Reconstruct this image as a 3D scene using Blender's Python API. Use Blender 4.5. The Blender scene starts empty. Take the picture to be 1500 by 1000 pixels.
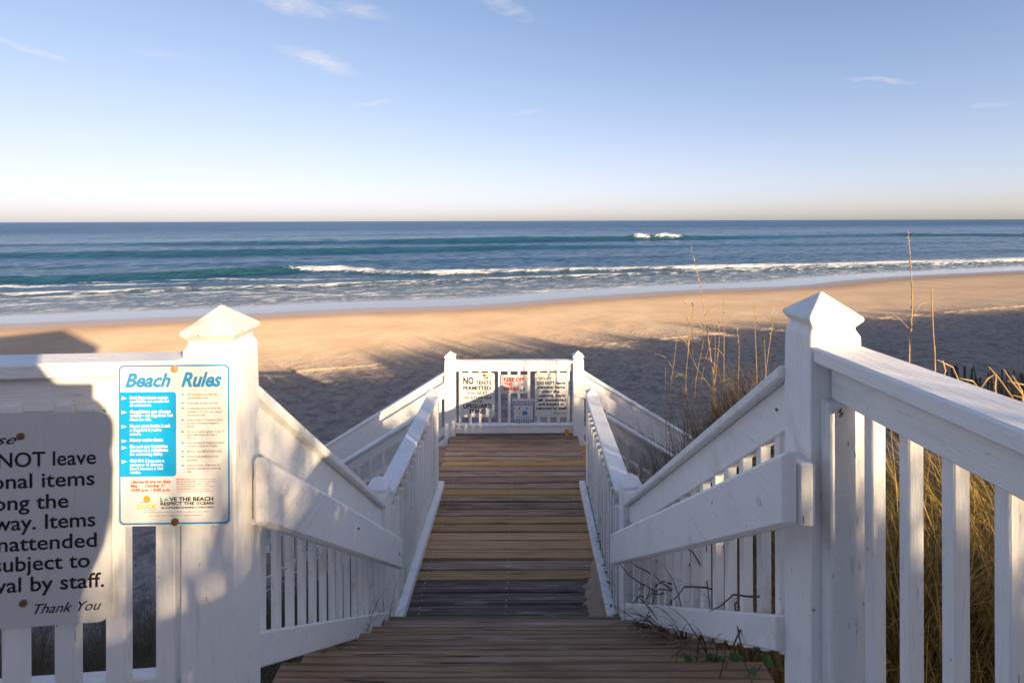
import bpy, bmesh, math, random
import numpy as np
from mathutils import Vector, Matrix

random.seed(7)
rng = np.random.default_rng(7)
scene = bpy.context.scene
COL = scene.collection
R = math.radians

# ------------------------------------------------------------------ camera
F = 760.0            # focal length in photo pixels (1500 wide)
EYE = 2.75           # eye height above the boardwalk planks (z = 0)
cd = bpy.data.cameras.new('camera')
cd.sensor_width = 36.0
cd.lens = 36.0 * F / 1500.0
cd.shift_y = -(500 - 323.5) / 1500.0
cd.clip_start = 0.01
cd.clip_end = 60000
cam = bpy.data.objects.new('camera', cd)
COL.objects.link(cam)
cam.matrix_world = Matrix.Translation((0, 0, EYE)) @ Matrix.Rotation(R(90), 4, 'X') @ Matrix.Rotation(R(-0.17), 4, 'Z')
scene.camera = cam

# ------------------------------------------------------------------ sky and sun
SUN_EL = 13.5
SUN_T = math.tan(R(SUN_EL))
SX, SY = 0.6, -0.8           # horizontal direction towards the sun (behind, to the right)
world = bpy.data.worlds.new('World')
scene.world = world
world.use_nodes = True
wn = world.node_tree
wn.nodes.clear()
w_out = wn.nodes.new('ShaderNodeOutputWorld')
w_bg = wn.nodes.new('ShaderNodeBackground')
w_bg.inputs['Strength'].default_value = 0.10
w_sky = wn.nodes.new('ShaderNodeTexSky')
w_sky.sky_type = 'NISHITA'
w_sky.sun_disc = False
w_sky.sun_elevation = R(SUN_EL)
w_sky.sun_rotation = math.atan2(SX, SY)
w_sky.altitude = 0
w_sky.air_density = 0.65
w_sky.dust_density = 1.0
w_sky.ozone_density = 1.2
wn.links.new(w_bg.outputs[0], w_out.inputs[0])

sd = bpy.data.lights.new('sun', 'SUN')
sd.energy = 2.6
sd.angle = R(0.53)
sd.color = (1.0, 0.77, 0.49)
sun = bpy.data.objects.new('sun', sd)
COL.objects.link(sun)
sun.rotation_euler = Vector((SX * math.cos(R(SUN_EL)), SY * math.cos(R(SUN_EL)), math.sin(R(SUN_EL)))).to_track_quat('Z', 'Y').to_euler()

scene.view_settings.view_transform = 'Standard'
scene.view_settings.look = 'None'
scene.view_settings.gamma = 1.0
scene.view_settings.use_curve_mapping = False
scene.view_settings.exposure = 1.97
scene.render.engine = 'CYCLES'
scene.cycles.use_denoising = True
scene.cycles.max_bounces = 5
scene.cycles.diffuse_bounces = 3
scene.cycles.sample_clamp_indirect = 6.0


def pix(x, y, Y):
    """point at depth Y on the line of sight of a photo pixel"""
    return Vector(((x - 750) * Y / F, Y, EYE - (y - 323.5) * Y / F))


# thin cirrus in the sky, each patch lying in its own compass direction
def cirrus():
    N, L = wn.nodes, wn.links
    tc = N.new('ShaderNodeTexCoord')

    def vm(op, a, b=None, c=None):
        m = N.new('ShaderNodeVectorMath'); m.operation = op
        for i, q in enumerate((a, b, c)):
            if q is None: continue
            if hasattr(q, 'is_linked'): L.new(q, m.inputs[i])
            else: m.inputs[i].default_value = q
        return m

    def mt(op, a, b):
        m = N.new('ShaderNodeMath'); m.operation = op
        for i, q in enumerate((a, b)):
            if hasattr(q, 'is_linked'): L.new(q, m.inputs[i])
            else: m.inputs[i].default_value = q
        return m.outputs[0]

    # soft shoulder on the whole sky, as a film or sensor curve would give
    deep = vm('MULTIPLY', vm('POWER', vm('MULTIPLY', w_sky.outputs[0], (.4, .4, .4)).outputs[0], (1.2, 1.2, 1.2)).outputs[0], (2.5, 2.5, 2.5)).outputs[0]
    den = vm('MULTIPLY_ADD', deep, (.23, .23, .23), (1, 1, 1))
    soft = vm('DIVIDE', deep, den.outputs[0])
    d0 = vm('NORMALIZE', tc.outputs['Generated']).outputs[0]
    na = N.new('ShaderNodeTexNoise'); na.inputs['Scale'].default_value = 1; na.inputs['Detail'].default_value = 3; na.inputs['Roughness'].default_value = .6
    L.new(vm('MULTIPLY', d0, (16, 16, 34)).outputs[0], na.inputs['Vector'])
    off = vm('MULTIPLY_ADD', na.outputs['Color'], (.034, .02, .022), (-.017, -.01, -.011)).outputs[0]
    d1 = vm('ADD', d0, off).outputs[0]
    nb = N.new('ShaderNodeTexNoise'); nb.inputs['Scale'].default_value = 1; nb.inputs['Detail'].default_value = 5; nb.inputs['Roughness'].default_value = .65
    L.new(vm('MULTIPLY', d1, (26, 26, 95)).outputs[0], nb.inputs['Vector'])
    mr = N.new('ShaderNodeMapRange'); L.new(nb.outputs['Fac'], mr.inputs[0]); mr.inputs[1].default_value = .33; mr.inputs[2].default_value = .68
    total = None
    #        px   py  half-length half-width tilt strength
    for (px, py, a, b, tilt, st) in [(468, 90, .075, .018, -13, .72), (425, 4, .085, .020, -6, .65), (525, 14, .06, .015, -8, .45), (45, 70, .055, .0045, -11, .55),
                                     (1282, 120, .055, .0042, -15, .5), (550, 150, .045, .005, 4, .5), (735, 6, .07, .018, -24, .4), (250, 80, .06, .012, 0, .25),
                                     (1450, 157, .022, .005, 0, .4), (765, 165, .04, .007, 8, .3)]:
        c = Vector(((px - 750) / F, 1, -(py - 323.5) / F)).normalized()
        e1 = Vector((c.y, -c.x, 0)).normalized(); e2 = e1.cross(c).normalized()
        if e2.z < 0: e2 = -e2
        ca, sa = math.cos(R(tilt)), math.sin(R(tilt))
        f1 = (e1 * ca + e2 * sa) / a; f2 = (-e1 * sa + e2 * ca) / b
        sub = vm('SUBTRACT', d1, c).outputs[0]
        p = vm('DOT_PRODUCT', sub, f1).outputs['Value']; q = vm('DOT_PRODUCT', sub, f2).outputs['Value']
        r2 = mt('ADD', mt('MULTIPLY', p, p), mt('MULTIPLY', q, q))
        m = mt('MULTIPLY', mt('MAXIMUM', mt('SUBTRACT', 1.0, r2), 0.0), st)
        total = m if total is None else mt('MAXIMUM', total, m)
    fac = mt('MULTIPLY', total, mr.outputs[0])
    mix = N.new('ShaderNodeMix'); mix.data_type = 'RGBA'
    tint = vm('MULTIPLY', soft.outputs[0], (1.06, .94, 1.01))
    L.new(fac, mix.inputs[0]); L.new(tint.outputs[0], mix.inputs[6]); mix.inputs[7].default_value = CLOUD
    L.new(mix.outputs[2], w_bg.inputs['Color'])


CLOUD = (2.2, 2.15, 2.2, 1)
cirrus()

# ------------------------------------------------------------------ object helpers
WL = {}      # world location of every object that carries children


def link(o):
    COL.objects.link(o)
    return o


def thing(name, label, cat, loc=(0, 0, 0), group=None):
    o = link(bpy.data.objects.new(name, None))
    o.empty_display_size = .1
    o.location = loc
    o['label'] = label; o['category'] = cat
    if group: o['group'] = group
    WL[o.name] = Vector(loc)
    return o


def tag(o, label, cat=None, group=None, kind=None):
    if label: o['label'] = label
    if cat: o['category'] = cat
    if group: o['group'] = group
    if kind: o['kind'] = kind
    return o


def obj(name, me, mat, parent=None, at=None):
    """link a mesh as an object; vertices in world space unless at is given"""
    o = bpy.data.objects.new(name, me)
    if mat is not None:
        if not me.materials:
            me.materials.append(mat)
        if me.materials[0] != mat:
            link(o); o.material_slots[0].link = 'OBJECT'; o.material_slots[0].material = mat
    if o.name not in COL.objects: link(o)
    pl = Vector((0, 0, 0))
    if parent is not None:
        o.parent = parent
        pl = WL.get(parent.name, Vector((0, 0, 0)))
    a = Vector(at) if at is not None else Vector((0, 0, 0))
    o.location = a - pl
    WL[o.name] = a
    return o


class MB:
    def __init__(s):
        s.v = []; s.f = []

    def add(s, v, f):
        n = len(s.v); s.v += [tuple(p) for p in v]; s.f += [tuple(i + n for i in q) for q in f]
        return s

    def box(s, x0, x1, y0, y1, z0, z1):
        return s.add([(x0, y0, z0), (x1, y0, z0), (x1, y1, z0), (x0, y1, z0), (x0, y0, z1), (x1, y0, z1), (x1, y1, z1), (x0, y1, z1)],
                     [(0, 3, 2, 1), (4, 5, 6, 7), (0, 1, 5, 4), (1, 2, 6, 5), (2, 3, 7, 6), (3, 0, 4, 7)])

    def beam(s, p0, p1, w, h):
        """board from p0 to p1 (centres of the end sections), plumb ends"""
        p0 = Vector(p0); p1 = Vector(p1)
        d = (p1 - p0); l = Vector((-d.y, d.x, 0)).normalized() * (w / 2); u = Vector((0, 0, h / 2))
        v = [p0 - l - u, p0 + l - u, p0 + l + u, p0 - l + u, p1 - l - u, p1 + l - u, p1 + l + u, p1 - l + u]
        return s.add(v, [(0, 1, 2, 3), (7, 6, 5, 4), (1, 0, 4, 5), (2, 1, 5, 6), (3, 2, 6, 7), (0, 3, 7, 4)])

    def square_stack(s, c, prof, yaw=0.0):
        """square rings (z, half) joined, apex where half == 0"""
        ca, sa = math.cos(yaw), math.sin(yaw)
        rings = []
        n0 = len(s.v)
        for z, hh in prof:
            idx = []
            if hh == 0:
                idx = [len(s.v)]; s.v.append((c[0], c[1], z))
            else:
                for dx, dy in ((-1, -1), (1, -1), (1, 1), (-1, 1)):
                    x, y = dx * hh, dy * hh
                    idx.append(len(s.v)); s.v.append((c[0] + x * ca - y * sa, c[1] + x * sa + y * ca, z))
            rings.append(idx)
        for a, b in zip(rings, rings[1:]):
            for i in range(4):
                j = (i + 1) % 4
                if len(b) == 1: s.f.append((a[i], a[j], b[0]))
                elif len(a) == 1: s.f.append((a[0], b[j], b[i]))
                else: s.f.append((a[i], a[j], b[j], b[i]))
        if len(rings[0]) == 4: s.f.append(tuple(reversed(rings[0])))
        if len(rings[-1]) == 4: s.f.append(tuple(rings[-1]))
        return s

    def tube(s, pts, rad, n=5):
        pts = [Vector(p) for p in pts]
        rs = rad if isinstance(rad, (list, tuple)) else [rad] * len(pts)
        rings = []
        for i, p in enumerate(pts):
            t = (pts[min(i + 1, len(pts) - 1)] - pts[max(i - 1, 0)]).normalized()
            a = t.cross(Vector((0.31, 0.2, 0.93)) if abs(t.z) < .9 else Vector((1, 0, 0))).normalized(); b = t.cross(a)
            rings.append([len(s.v) + k for k in range(n)])
            for k in range(n):
                q = 2 * math.pi * k / n
                s.v.append(tuple(p + (a * math.cos(q) + b * math.sin(q)) * rs[i]))
        for r0, r1 in zip(rings, rings[1:]):
            for k in range(n):
                s.f.append((r0[k], r0[(k + 1) % n], r1[(k + 1) % n], r1[k]))
        s.f.append(tuple(reversed(rings[0]))); s.f.append(tuple(rings[-1]))
        return s

    def mesh(s, name='mesh', bevel=0.0, smooth=False, shift=None):
        me = bpy.data.meshes.new(name)
        v = s.v if shift is None else [tuple(Vector(p) - Vector(shift)) for p in s.v]
        me.from_pydata(v, [], s.f)
        bm = bmesh.new(); bm.from_mesh(me)
        bmesh.ops.recalc_face_normals(bm, faces=bm.faces)
        if bevel:
            es = [e for e in bm.edges if len(e.link_faces) == 2 and e.calc_face_angle(0) > .5]
            bmesh.ops.bevel(bm, geom=es, offset=bevel, segments=1, profile=.5, affect='EDGES', clamp_overlap=True)
        bm.to_mesh(me); bm.free()
        if smooth: me.shade_smooth()
        me.update()
        return me


def part(name, mb, mat, parent, bevel=.004, smooth=False):
    """a part whose geometry is given in world space"""
    base = WL.get(parent.name, Vector((0, 0, 0)))
    return obj(name, mb.mesh(name, bevel, smooth, shift=base), mat, parent, at=base)


# ------------------------------------------------------------------ materials
class NT:
    def __init__(s, name):
        s.m = bpy.data.materials.new(name); s.m.use_nodes = True
        s.t = s.m.node_tree; s.t.nodes.clear()
        s.out = s.n('OutputMaterial'); s.b = s.n('BsdfPrincipled')
        s.l(s.b.outputs[0], s.out.inputs[0])

    def n(s, kind, **kw):
        nd = s.t.nodes.new('ShaderNode' + kind)
        for k, v in kw.items(): setattr(nd, k, v)
        return nd

    def l(s, a, b): s.t.links.new(a, b)

    def coord(s, scale=(1, 1, 1), which='Object', rand=False):
        tc = s.n('TexCoord'); mp = s.n('VectorMath', operation='MULTIPLY')
        s.l(tc.outputs[which], mp.inputs[0]); mp.inputs[1].default_value = scale
        o = mp.outputs[0]
        if rand:
            oi = s.n('ObjectInfo'); ad = s.n('VectorMath', operation='MULTIPLY_ADD')
            cx = s.n('CombineXYZ')
            for i in range(3): s.l(oi.outputs['Random'], cx.inputs[i])
            s.l(cx.outputs[0], ad.inputs[0]); ad.inputs[1].default_value = (37, 91, 53); s.l(o, ad.inputs[2]); o = ad.outputs[0]
        return o

    def noise(s, vec, scale, detail=4, rough=.55, dist=0):
        n = s.n('TexNoise'); s.l(vec, n.inputs['Vector'])
        n.inputs['Scale'].default_value = scale; n.inputs['Detail'].default_value = detail
        n.inputs['Roughness'].default_value = rough; n.inputs['Distortion'].default_value = dist
        return n.outputs['Fac']

    def ramp(s, fac, stops):
        r = s.n('ValToRGB'); s.l(fac, r.inputs[0])
        e = r.color_ramp.elements
        while len(e) < len(stops): e.new(.5)
        for q, (p, c) in zip(e, stops):
            q.position = p; q.color = (*c, 1) if len(c) == 3 else c
        return r.outputs[0]

    def rng(s, fac, a, b, c=0., d=1., smooth=True):
        m = s.n('MapRange'); s.l(fac, m.inputs[0])
        if smooth: m.interpolation_type = 'SMOOTHSTEP'
        for i, v in enumerate((a, b, c, d)): m.inputs[i + 1].default_value = v
        return m.outputs[0]

    def mix(s, fac, a, b, mode='MIX'):
        m = s.n('Mix', data_type='RGBA', blend_type=mode)
        for sock, v in ((m.inputs[0], fac), (m.inputs[6], a), (m.inputs[7], b)):
            if hasattr(v, 'links') or hasattr(v, 'is_linked'): s.l(v, sock)
            elif isinstance(v, (int, float)): sock.default_value = v
            else: sock.default_value = (*v, 1) if len(v) == 3 else v
        return m.outputs[2]

    def math(s, op, a, b=0.):
        m = s.n('Math', operation=op)
        for i, v in enumerate((a, b)):
            if hasattr(v, 'is_linked'): s.l(v, m.inputs[i])
            else: m.inputs[i].default_value = v
        return m.outputs[0]

    def bump(s, h, strength, dist, prev=None):
        b = s.n('Bump'); s.l(h, b.inputs['Height'])
        b.inputs['Strength'].default_value = strength; b.inputs['Distance'].default_value = dist
        if prev is not None: s.l(prev, b.inputs['Normal'])
        return b.outputs[0]

    def attr(s, name):
        a = s.n('Attribute'); a.attribute_name = name
        return a

    def fin(s, color=None, rough=None, normal=None, spec=None):
        for key, v in (('Base Color', color), ('Roughness', rough), ('Specular IOR Level', spec)):
            if v is None: continue
            if hasattr(v, 'is_linked'): s.l(v, s.b.inputs[key])
            elif isinstance(v, (int, float)): s.b.inputs[key].default_value = v
            else: s.b.inputs[key].default_value = (*v, 1)
        if normal is not None: s.l(normal, s.b.inputs['Normal'])
        return s.m


def flat(name, c, rough=.6, spec=.4):
    t = NT(name)
    return t.fin(c, rough, None, spec)


def white_paint(name, axis, dirt=1.0, base=(.92, .895, .855)):
    """painted timber: raised grain along the given stretch, grime, runs, flaked spots and checks"""
    t = NT(name)
    co = t.coord((1, 1, 1), rand=True)
    cg = t.coord(axis, rand=True)
    grain = t.noise(cg, 11, 7, .7, .8)
    big = t.noise(co, 4.2, 6, .65)
    fine = t.noise(co, 75, 3, .6)
    spots = t.noise(co, 30, 4, .62)
    run = t.noise(cg, 3.0, 5, .65)
    check = t.noise(cg, 22, 2, .5)
    c = t.mix(t.math('MULTIPLY', t.rng(big, .50, .76), .36 * dirt), base, (.55, .51, .44))
    c = t.mix(t.math('MULTIPLY', t.rng(run, .56, .74), .30 * dirt), c, (.48, .46, .42))
    c = t.mix(t.math('MULTIPLY', t.rng(grain, .58, .70), .26 * dirt), c, (.40, .37, .33))
    c = t.mix(t.math('MULTIPLY', t.rng(check, .715, .745), .55 * dirt), c, (.16, .13, .10))
    c = t.mix(t.math('MULTIPLY', t.rng(spots, .69, .73), .70 * dirt), c, (.17, .13, .09))
    rust = t.noise(co, 2.1, 4, .6)
    c = t.mix(t.math('MULTIPLY', t.rng(rust, .64, .78), .40 * dirt), c, (.47, .32, .17))
    nb = t.bump(grain, .55, .006)
    nb = t.bump(check, .25, .004, nb)
    nb = t.bump(fine, .22, .002, nb)
    return t.fin(c, t.rng(big, .3, .7, .45, .68), nb, .35)


PAINT = white_paint('white_paint_level', (1, 1, 6))
PAINT_V = white_paint('white_paint_upright', (7, 7, .6))
PAINT_X = white_paint('white_paint_along_x', (.5, 8, 8))
PAINT_Y = white_paint('white_paint_along_y', (8, .5, 8))
PAINT_STAIN = white_paint('white_paint_stained', (3, 3, 2), 2.3, (.74, .70, .63))
PAINT_OLD = white_paint('white_paint_worn', (7, 7, .7), 2.0, (.81, .80, .77))


def timber(name, lo, hi, dark, darkness=.5, worn=None, gs=1.0, rough=.72):
    t = NT(name)
    cg = t.coord((.55 * gs, 9 * gs, 9 * gs), rand=True)
    cw = t.coord((.9, 5, 5), rand=True)
    cf = t.coord((2.5, 60, 60), rand=True)
    warp = t.noise(cw, 1.5, 3, .5)
    wv = t.n('TexWave', wave_type='BANDS', bands_direction='Y')
    wv.inputs['Scale'].default_value = 1.1; wv.inputs['Distortion'].default_value = 9; wv.inputs['Detail'].default_value = 3
    wv.inputs['Detail Scale'].default_value = .7
    t.l(cg, wv.inputs['Vector'])
    g2 = t.noise(cg, 3.5, 7, .68, .4)
    fib = t.noise(cf, 1.0, 4, .6)
    oi = t.n('ObjectInfo')
    c = t.mix(t.rng(g2, .32, .68), lo, hi)
    c = t.mix(t.math('MULTIPLY', t.rng(wv.outputs['Fac'], .62, .95), .55), c, dark)
    c = t.mix(t.math('MULTIPLY', t.rng(fib, .52, .72), .4), c, dark)
    c = t.mix(t.math('MULTIPLY', t.rng(warp, .5, .72), darkness), c, dark)
    if worn is not None:
        wo = t.noise(t.coord((1.2, 14, 14), rand=True), 2.2, 6, .65)
        c = t.mix(t.math('MULTIPLY', t.rng(wo, .55, .68), .7), c, worn)
    ck = t.noise(t.coord((1.1, 26, 26), rand=True), 1.6, 3, .55)
    crack = t.rng(ck, .655, .70)
    c = t.mix(t.math('MULTIPLY', crack, .85), c, (.012, .010, .009))
    hv = t.n('HueSaturation'); t.l(c, hv.inputs['Color'])
    t.l(t.rng(oi.outputs['Random'], 0, 1, .74, 1.22, False), hv.inputs['Value'])
    nb = t.bump(g2, .6, .006)
    nb = t.bump(fib, .45, .003, nb)
    nb = t.bump(t.math('SUBTRACT', 1.0, crack), .6, .006, nb)
    return t.fin(hv.outputs[0], t.rng(g2, .3, .7, rough - .12, rough + .1), nb, .35)


WOOD_OLD = timber('weathered_timber', (.37, .230, .145), (.58, .395, .265), (.10, .060, .038), .65, (.52, .43, .35))
WOOD_NEW = timber('tan_timber', (.54, .325, .145), (.70, .450, .215), (.28, .155, .065), .4)
WOOD_ORANGE = timber('orange_timber', (.58, .33, .115), (.70, .42, .16), (.38, .20, .06), .3)
WOOD_DARK = timber('blackened_timber', (.080, .062, .050), (.25, .195, .155), (.020, .017, .015), .65, (.34, .31, .30))
WOOD_STEP = timber('brown_step_timber', (.28, .165, .088), (.47, .300, .165), (.085, .050, .028), .7, (.42, .33, .27))
WOOD_GREY = timber('grey_brown_timber', (.34, .235, .155), (.50, .37, .265), (.14, .092, .060), .5, (.5, .45, .43))
# ------------------------------------------------------------------ shore frame
TX, TY = 0.947, 0.3213        # along the shore
NX, NY = -0.3213, 0.947       # out to sea
SEA_Z = -3.05


def vnoise(x, y, seed=0):
    """smooth value noise, numpy"""
    x = np.asarray(x, float); y = np.asarray(y, float)
    xi = np.floor(x).astype(np.int64); yi = np.floor(y).astype(np.int64)
    fx = x - xi; fy = y - yi
    fx = fx * fx * (3 - 2 * fx); fy = fy * fy * (3 - 2 * fy)

    def h(i, j):
        n = (i * 374761393 + j * 668265263 + seed * 144665) & 0x7fffffff
        n = ((n ^ (n >> 13)) * 1274126177) & 0x7fffffff
        return ((n ^ (n >> 16)) & 0xffff) / 65535.0
    return (h(xi, yi) * (1 - fx) + h(xi + 1, yi) * fx) * (1 - fy) + (h(xi, yi + 1) * (1 - fx) + h(xi + 1, yi + 1) * fx) * fy


def fbm(x, y, seed=0, o=4):
    s = 0; a = .5
    for i in range(o):
        s = s + a * vnoise(x, y, seed + i * 17); x = x * 2.03 + 5.1; y = y * 2.03 + 1.7; a *= .5
    return s


def sstep(x, a, b):
    t = np.clip((x - a) / (b - a), 0, 1)
    return t * t * (3 - 2 * t)


CREST_A = [-40, -6, -2, .5, 1.65, 2.7, 3.4, 4.3, 4.7, 5.2, 5.6, 6.5, 9, 13.25, 23.8, 34.3, 53, 90, 300]
CREST_Z = [1.2, 1.6, 2.9, 3.1, 3.14, 3.15, 3.15, 3.15, 2.65, 2.65, 2.9, 2.95, 3.2, 3.70, 3.68, 3.65, 3.2, 3.1, 3.0]
SHORE_A = np.array([-400, -70, -18.1, -8, 0.3, 9.9, 14.7, 19.6, 27.3, 38.2, 46, 56.4, 73.8, 400.])
SHORE_B = np.array([37.4, 37.4, 37.4, 36.2, 36.1, 34.2, 35.5, 35.8, 36.4, 35.0, 37.0, 37.7, 37.1, 37.2])


def shore_b(a):
    s = 0
    for d in (-3, -1.5, 0, 1.5, 3):
        s = s + np.interp(a + d, SHORE_A, SHORE_B)
    return s / 5


def height(X, Y):
    X = np.asarray(X, float); Y = np.asarray(Y, float)
    a = X * TX + Y * TY; b = X * NX + Y * NY
    sb = shore_b(a)
    beach = -2.0 + (SEA_Z + 2.0) * (b - 8) / (sb - 8)
    beach = np.where(b > sb, SEA_Z - (b - sb) * .03, beach)
    t = sstep(b, 0, 7.6)
    top = .92 + .12 * (fbm(X * .5, Y * .5, 3) - .5)
    z = top * (1 - t) + np.where(b > 7.6, beach, -2.0) * t
    # mound of grass beside the stairs, and by the right-hand rail
    z = z + 1.4 * np.exp(-(((X - 1.95) / .62) ** 2 + ((Y - 4.4) / .52) ** 2))
    z = z + .12 * np.exp(-(((X - 2.5) / .9) ** 2 + ((Y - 1.0) / 1.4) ** 2))
    z = z + .9 * np.exp(-(((X - 11) / 6.5) ** 2 + ((Y - 7.5) / 3.0) ** 2))
    # vegetated ridge behind the platform
    cz = np.interp(a, CREST_A, CREST_Z) + np.where(a > 8, 1.0, .3) * (fbm(a * 1.1, a * 0 + 2.2, 9) - .47)
    w = np.where(b > -5, 1.9, 4.0)
    g = np.exp(-((b + 5) / w) ** 2)
    z = np.where(b < 3, np.maximum(z, z * (1 - g) + cz * g), z)
    # uneven sand
    rough = sstep(b, 34, 24)
    z = z + rough * (.10 * (fbm(X * .35, Y * .35, 21) - .5) + .055 * (fbm(X * 1.7, Y * 1.7, 5) - .5))
    # wheel tracks along the beach
    for b0 in (17.6, 19.3):
        wob = b0 + .5 * (vnoise(a * .06, a * 0, 31) - .5)
        z = z - .09 * np.exp(-((b - wob) / .13) ** 2) + .05 * np.exp(-((np.abs(b - wob) - .26) / .1) ** 2)
    return z


def grid_mesh(name, A, B, X, Y, Z, attrs=()):
    n, m = X.shape
    me = bpy.data.meshes.new(name)
    v = np.stack([X, Y, Z], -1).reshape(-1, 3)
    i = np.arange(n * m).reshape(n, m)
    q = np.stack([i[:-1, :-1], i[:-1, 1:], i[1:, 1:], i[1:, :-1]], -1).reshape(-1, 4)
    me.vertices.add(len(v)); me.vertices.foreach_set('co', v.astype(np.float32).ravel())
    me.loops.add(q.size); me.loops.foreach_set('vertex_index', q.astype(np.int32).ravel())
    me.polygons.add(len(q)); me.polygons.foreach_set('loop_start', np.arange(0, q.size, 4, dtype=np.int32))
    me.update(calc_edges=True)
    me.shade_smooth()
    for nm, arr in attrs:
        at = me.attributes.new(nm, 'FLOAT', 'POINT')
        at.data.foreach_set('value', np.asarray(arr, np.float32).ravel())
    me.validate()
    return me


def ladder(knots):
    """1-D coordinates with the given spacing: (start, step) ... (end, None)"""
    out = []
    for (s, st), (e, _) in zip(knots, knots[1:]):
        n = max(1, int(round((e - s) / st)))
        out += list(s + (e - s) * np.arange(n) / n)
    out.append(knots[-1][0])
    return np.array(out)


# ------------------------------------------------------------------ sand
bb = ladder([(-400, 40), (-60, 4), (-16, .5), (-8, .25), (9, .12), (17, .06), (20, .14), (34, .25), (40, 2), (60, None)])
aa = ladder([(-2500, 250), (-500, 30), (-80, 2), (-30, .4), (-8, .16), (14, .3), (34, .7), (80, 4), (200, 40), (700, 250), (3000, None)])
Bg, Ag = np.meshgrid(bb, aa, indexing='ij')
Xg = Ag * TX + Bg * NX; Yg = Ag * TY + Bg * NY
Zg = height(Xg, Yg)
sbg = shore_b(Ag)
wet = sstep(Bg, sbg - 5.0 - 2.0 * fbm(Ag * .08, Ag * 0 + 1, 77), sbg - .6)
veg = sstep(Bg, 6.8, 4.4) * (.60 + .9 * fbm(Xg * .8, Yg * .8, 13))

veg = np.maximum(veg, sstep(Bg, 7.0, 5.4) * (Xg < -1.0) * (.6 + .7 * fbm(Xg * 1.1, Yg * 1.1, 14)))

t = NT('beach_sand')
co = t.coord((1, 1, 1))
foot = t.noise(co, 3.0, 5, .66, .5)
foot2 = t.noise(co, 6.5, 3, .6)
fine = t.noise(co, 90, 3, .6)
speck = t.noise(co, 26, 3, .6)
patch = t.noise(co, .35, 4, .55)
streak = t.noise(t.coord((.05, .05, .05)), 9, 3)
wa = t.attr('wet').outputs['Fac']; va = t.attr('veg').outputs['Fac']; ra = t.attr('rough').outputs['Fac']
c = t.mix(t.rng(patch, .3, .7), (.50, .350, .215), (.60, .430, .275))
c = t.mix(t.math('MULTIPLY', ra, .8), c, (.42, .375, .335))  # shade over the near beach painted in as darker, greyer sand
c = t.mix(t.math('MULTIPLY', t.rng(foot, .52, .40), t.math('MULTIPLY', ra, .62)), c, (.185, .160, .140))  # footprint hollows darkened in the colour, shade the bump alone doesn't show
c = t.mix(t.math('MULTIPLY', t.rng(speck, .56, .72), t.math('MULTIPLY', ra, .6)), c, (.20, .135, .085))
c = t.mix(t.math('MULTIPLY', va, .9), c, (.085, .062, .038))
c = t.mix(wa, c, (.23, .140, .080))
n1 = t.n('Bump'); t.l(foot, n1.inputs['Height']); n1.inputs['Distance'].default_value = .26; t.l(ra, n1.inputs['Strength'])
n2 = t.n('Bump'); t.l(foot2, n2.inputs['Height']); n2.inputs['Distance'].default_value = .10; t.l(ra, n2.inputs['Strength']); t.l(n1.outputs[0], n2.inputs['Normal'])
n3 = t.bump(fine, .25, .004, n2.outputs[0])
t.b.inputs['Diffuse Roughness'].default_value = .45
SAND = t.fin(c, t.rng(wa, .3, 1, .92, .28), n3, t.rng(wa, .5, 1, .15, .5))
me = grid_mesh('sand', Ag, Bg, Xg, Yg, Zg, (('wet', wet), ('veg', np.clip(veg, 0, 1)), ('rough', .12 + .88 * sstep(Bg, 24, 14))))  # 'rough': trodden sand, and where beach shade is painted into the colour
sand = tag(obj('beach_sand', me, SAND), None, None, None, 'structure')

# ------------------------------------------------------------------ sea
bs = np.concatenate([ladder([(33.5, .2), (66, .35), (110, .6), (170, 1.4), (300, 4), (600, 16), (1500, 80), (5000, 500), (30000, None)])])
al = np.concatenate([[-40, -14, -6], np.linspace(-2.4, 3.2, 520), [6, 14, 40]])
Bs, Al = np.meshgrid(bs, al, indexing='ij')
As = Al * (Bs + 6)
Xs = As * TX + Bs * NX; Ys = As * TY + Bs * NY
sbs = shore_b(As)


def crest(b0, amp, front, back):
    d = Bs - b0
    return amp * np.where(d < 0, np.exp(-(d / front) ** 2), np.exp(-(d / back) ** 2))


def wob(seed, s=.02, k=6):
    return k * (fbm(As * s, As * 0 + seed, seed, 3) - .45)


def curve_b(pts):
    """b of a foam or crest line given at photo pixels, as a function of a"""
    q = []
    for x, y in pts:
        Y = F * (EYE - SEA_Z) / (y - (326 - 4.5 * x / 1500)); X = (x - 750) * Y / F
        q.append((X * TX + Y * TY, X * NX + Y * NY))
    q.sort()
    return np.interp(As, [p[0] for p in q], [p[1] for p in q])


far = sstep(Bs, 600, 150)
Zs = np.full_like(Bs, SEA_Z)
chop = (fbm(As * .35, Bs * .8, 41) - .47) * .30 + (fbm(As * 1.1, Bs * 2.0, 42, 3) - .45) * .16
Zs += chop * sstep(Bs, 42, 60) * far
Zs += .22 * np.sin(Bs * .42 + wob(51, .015, 9)) * (fbm(As * .02, Bs * .03, 52) - .2) * sstep(Bs, 58, 80) * far
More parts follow.
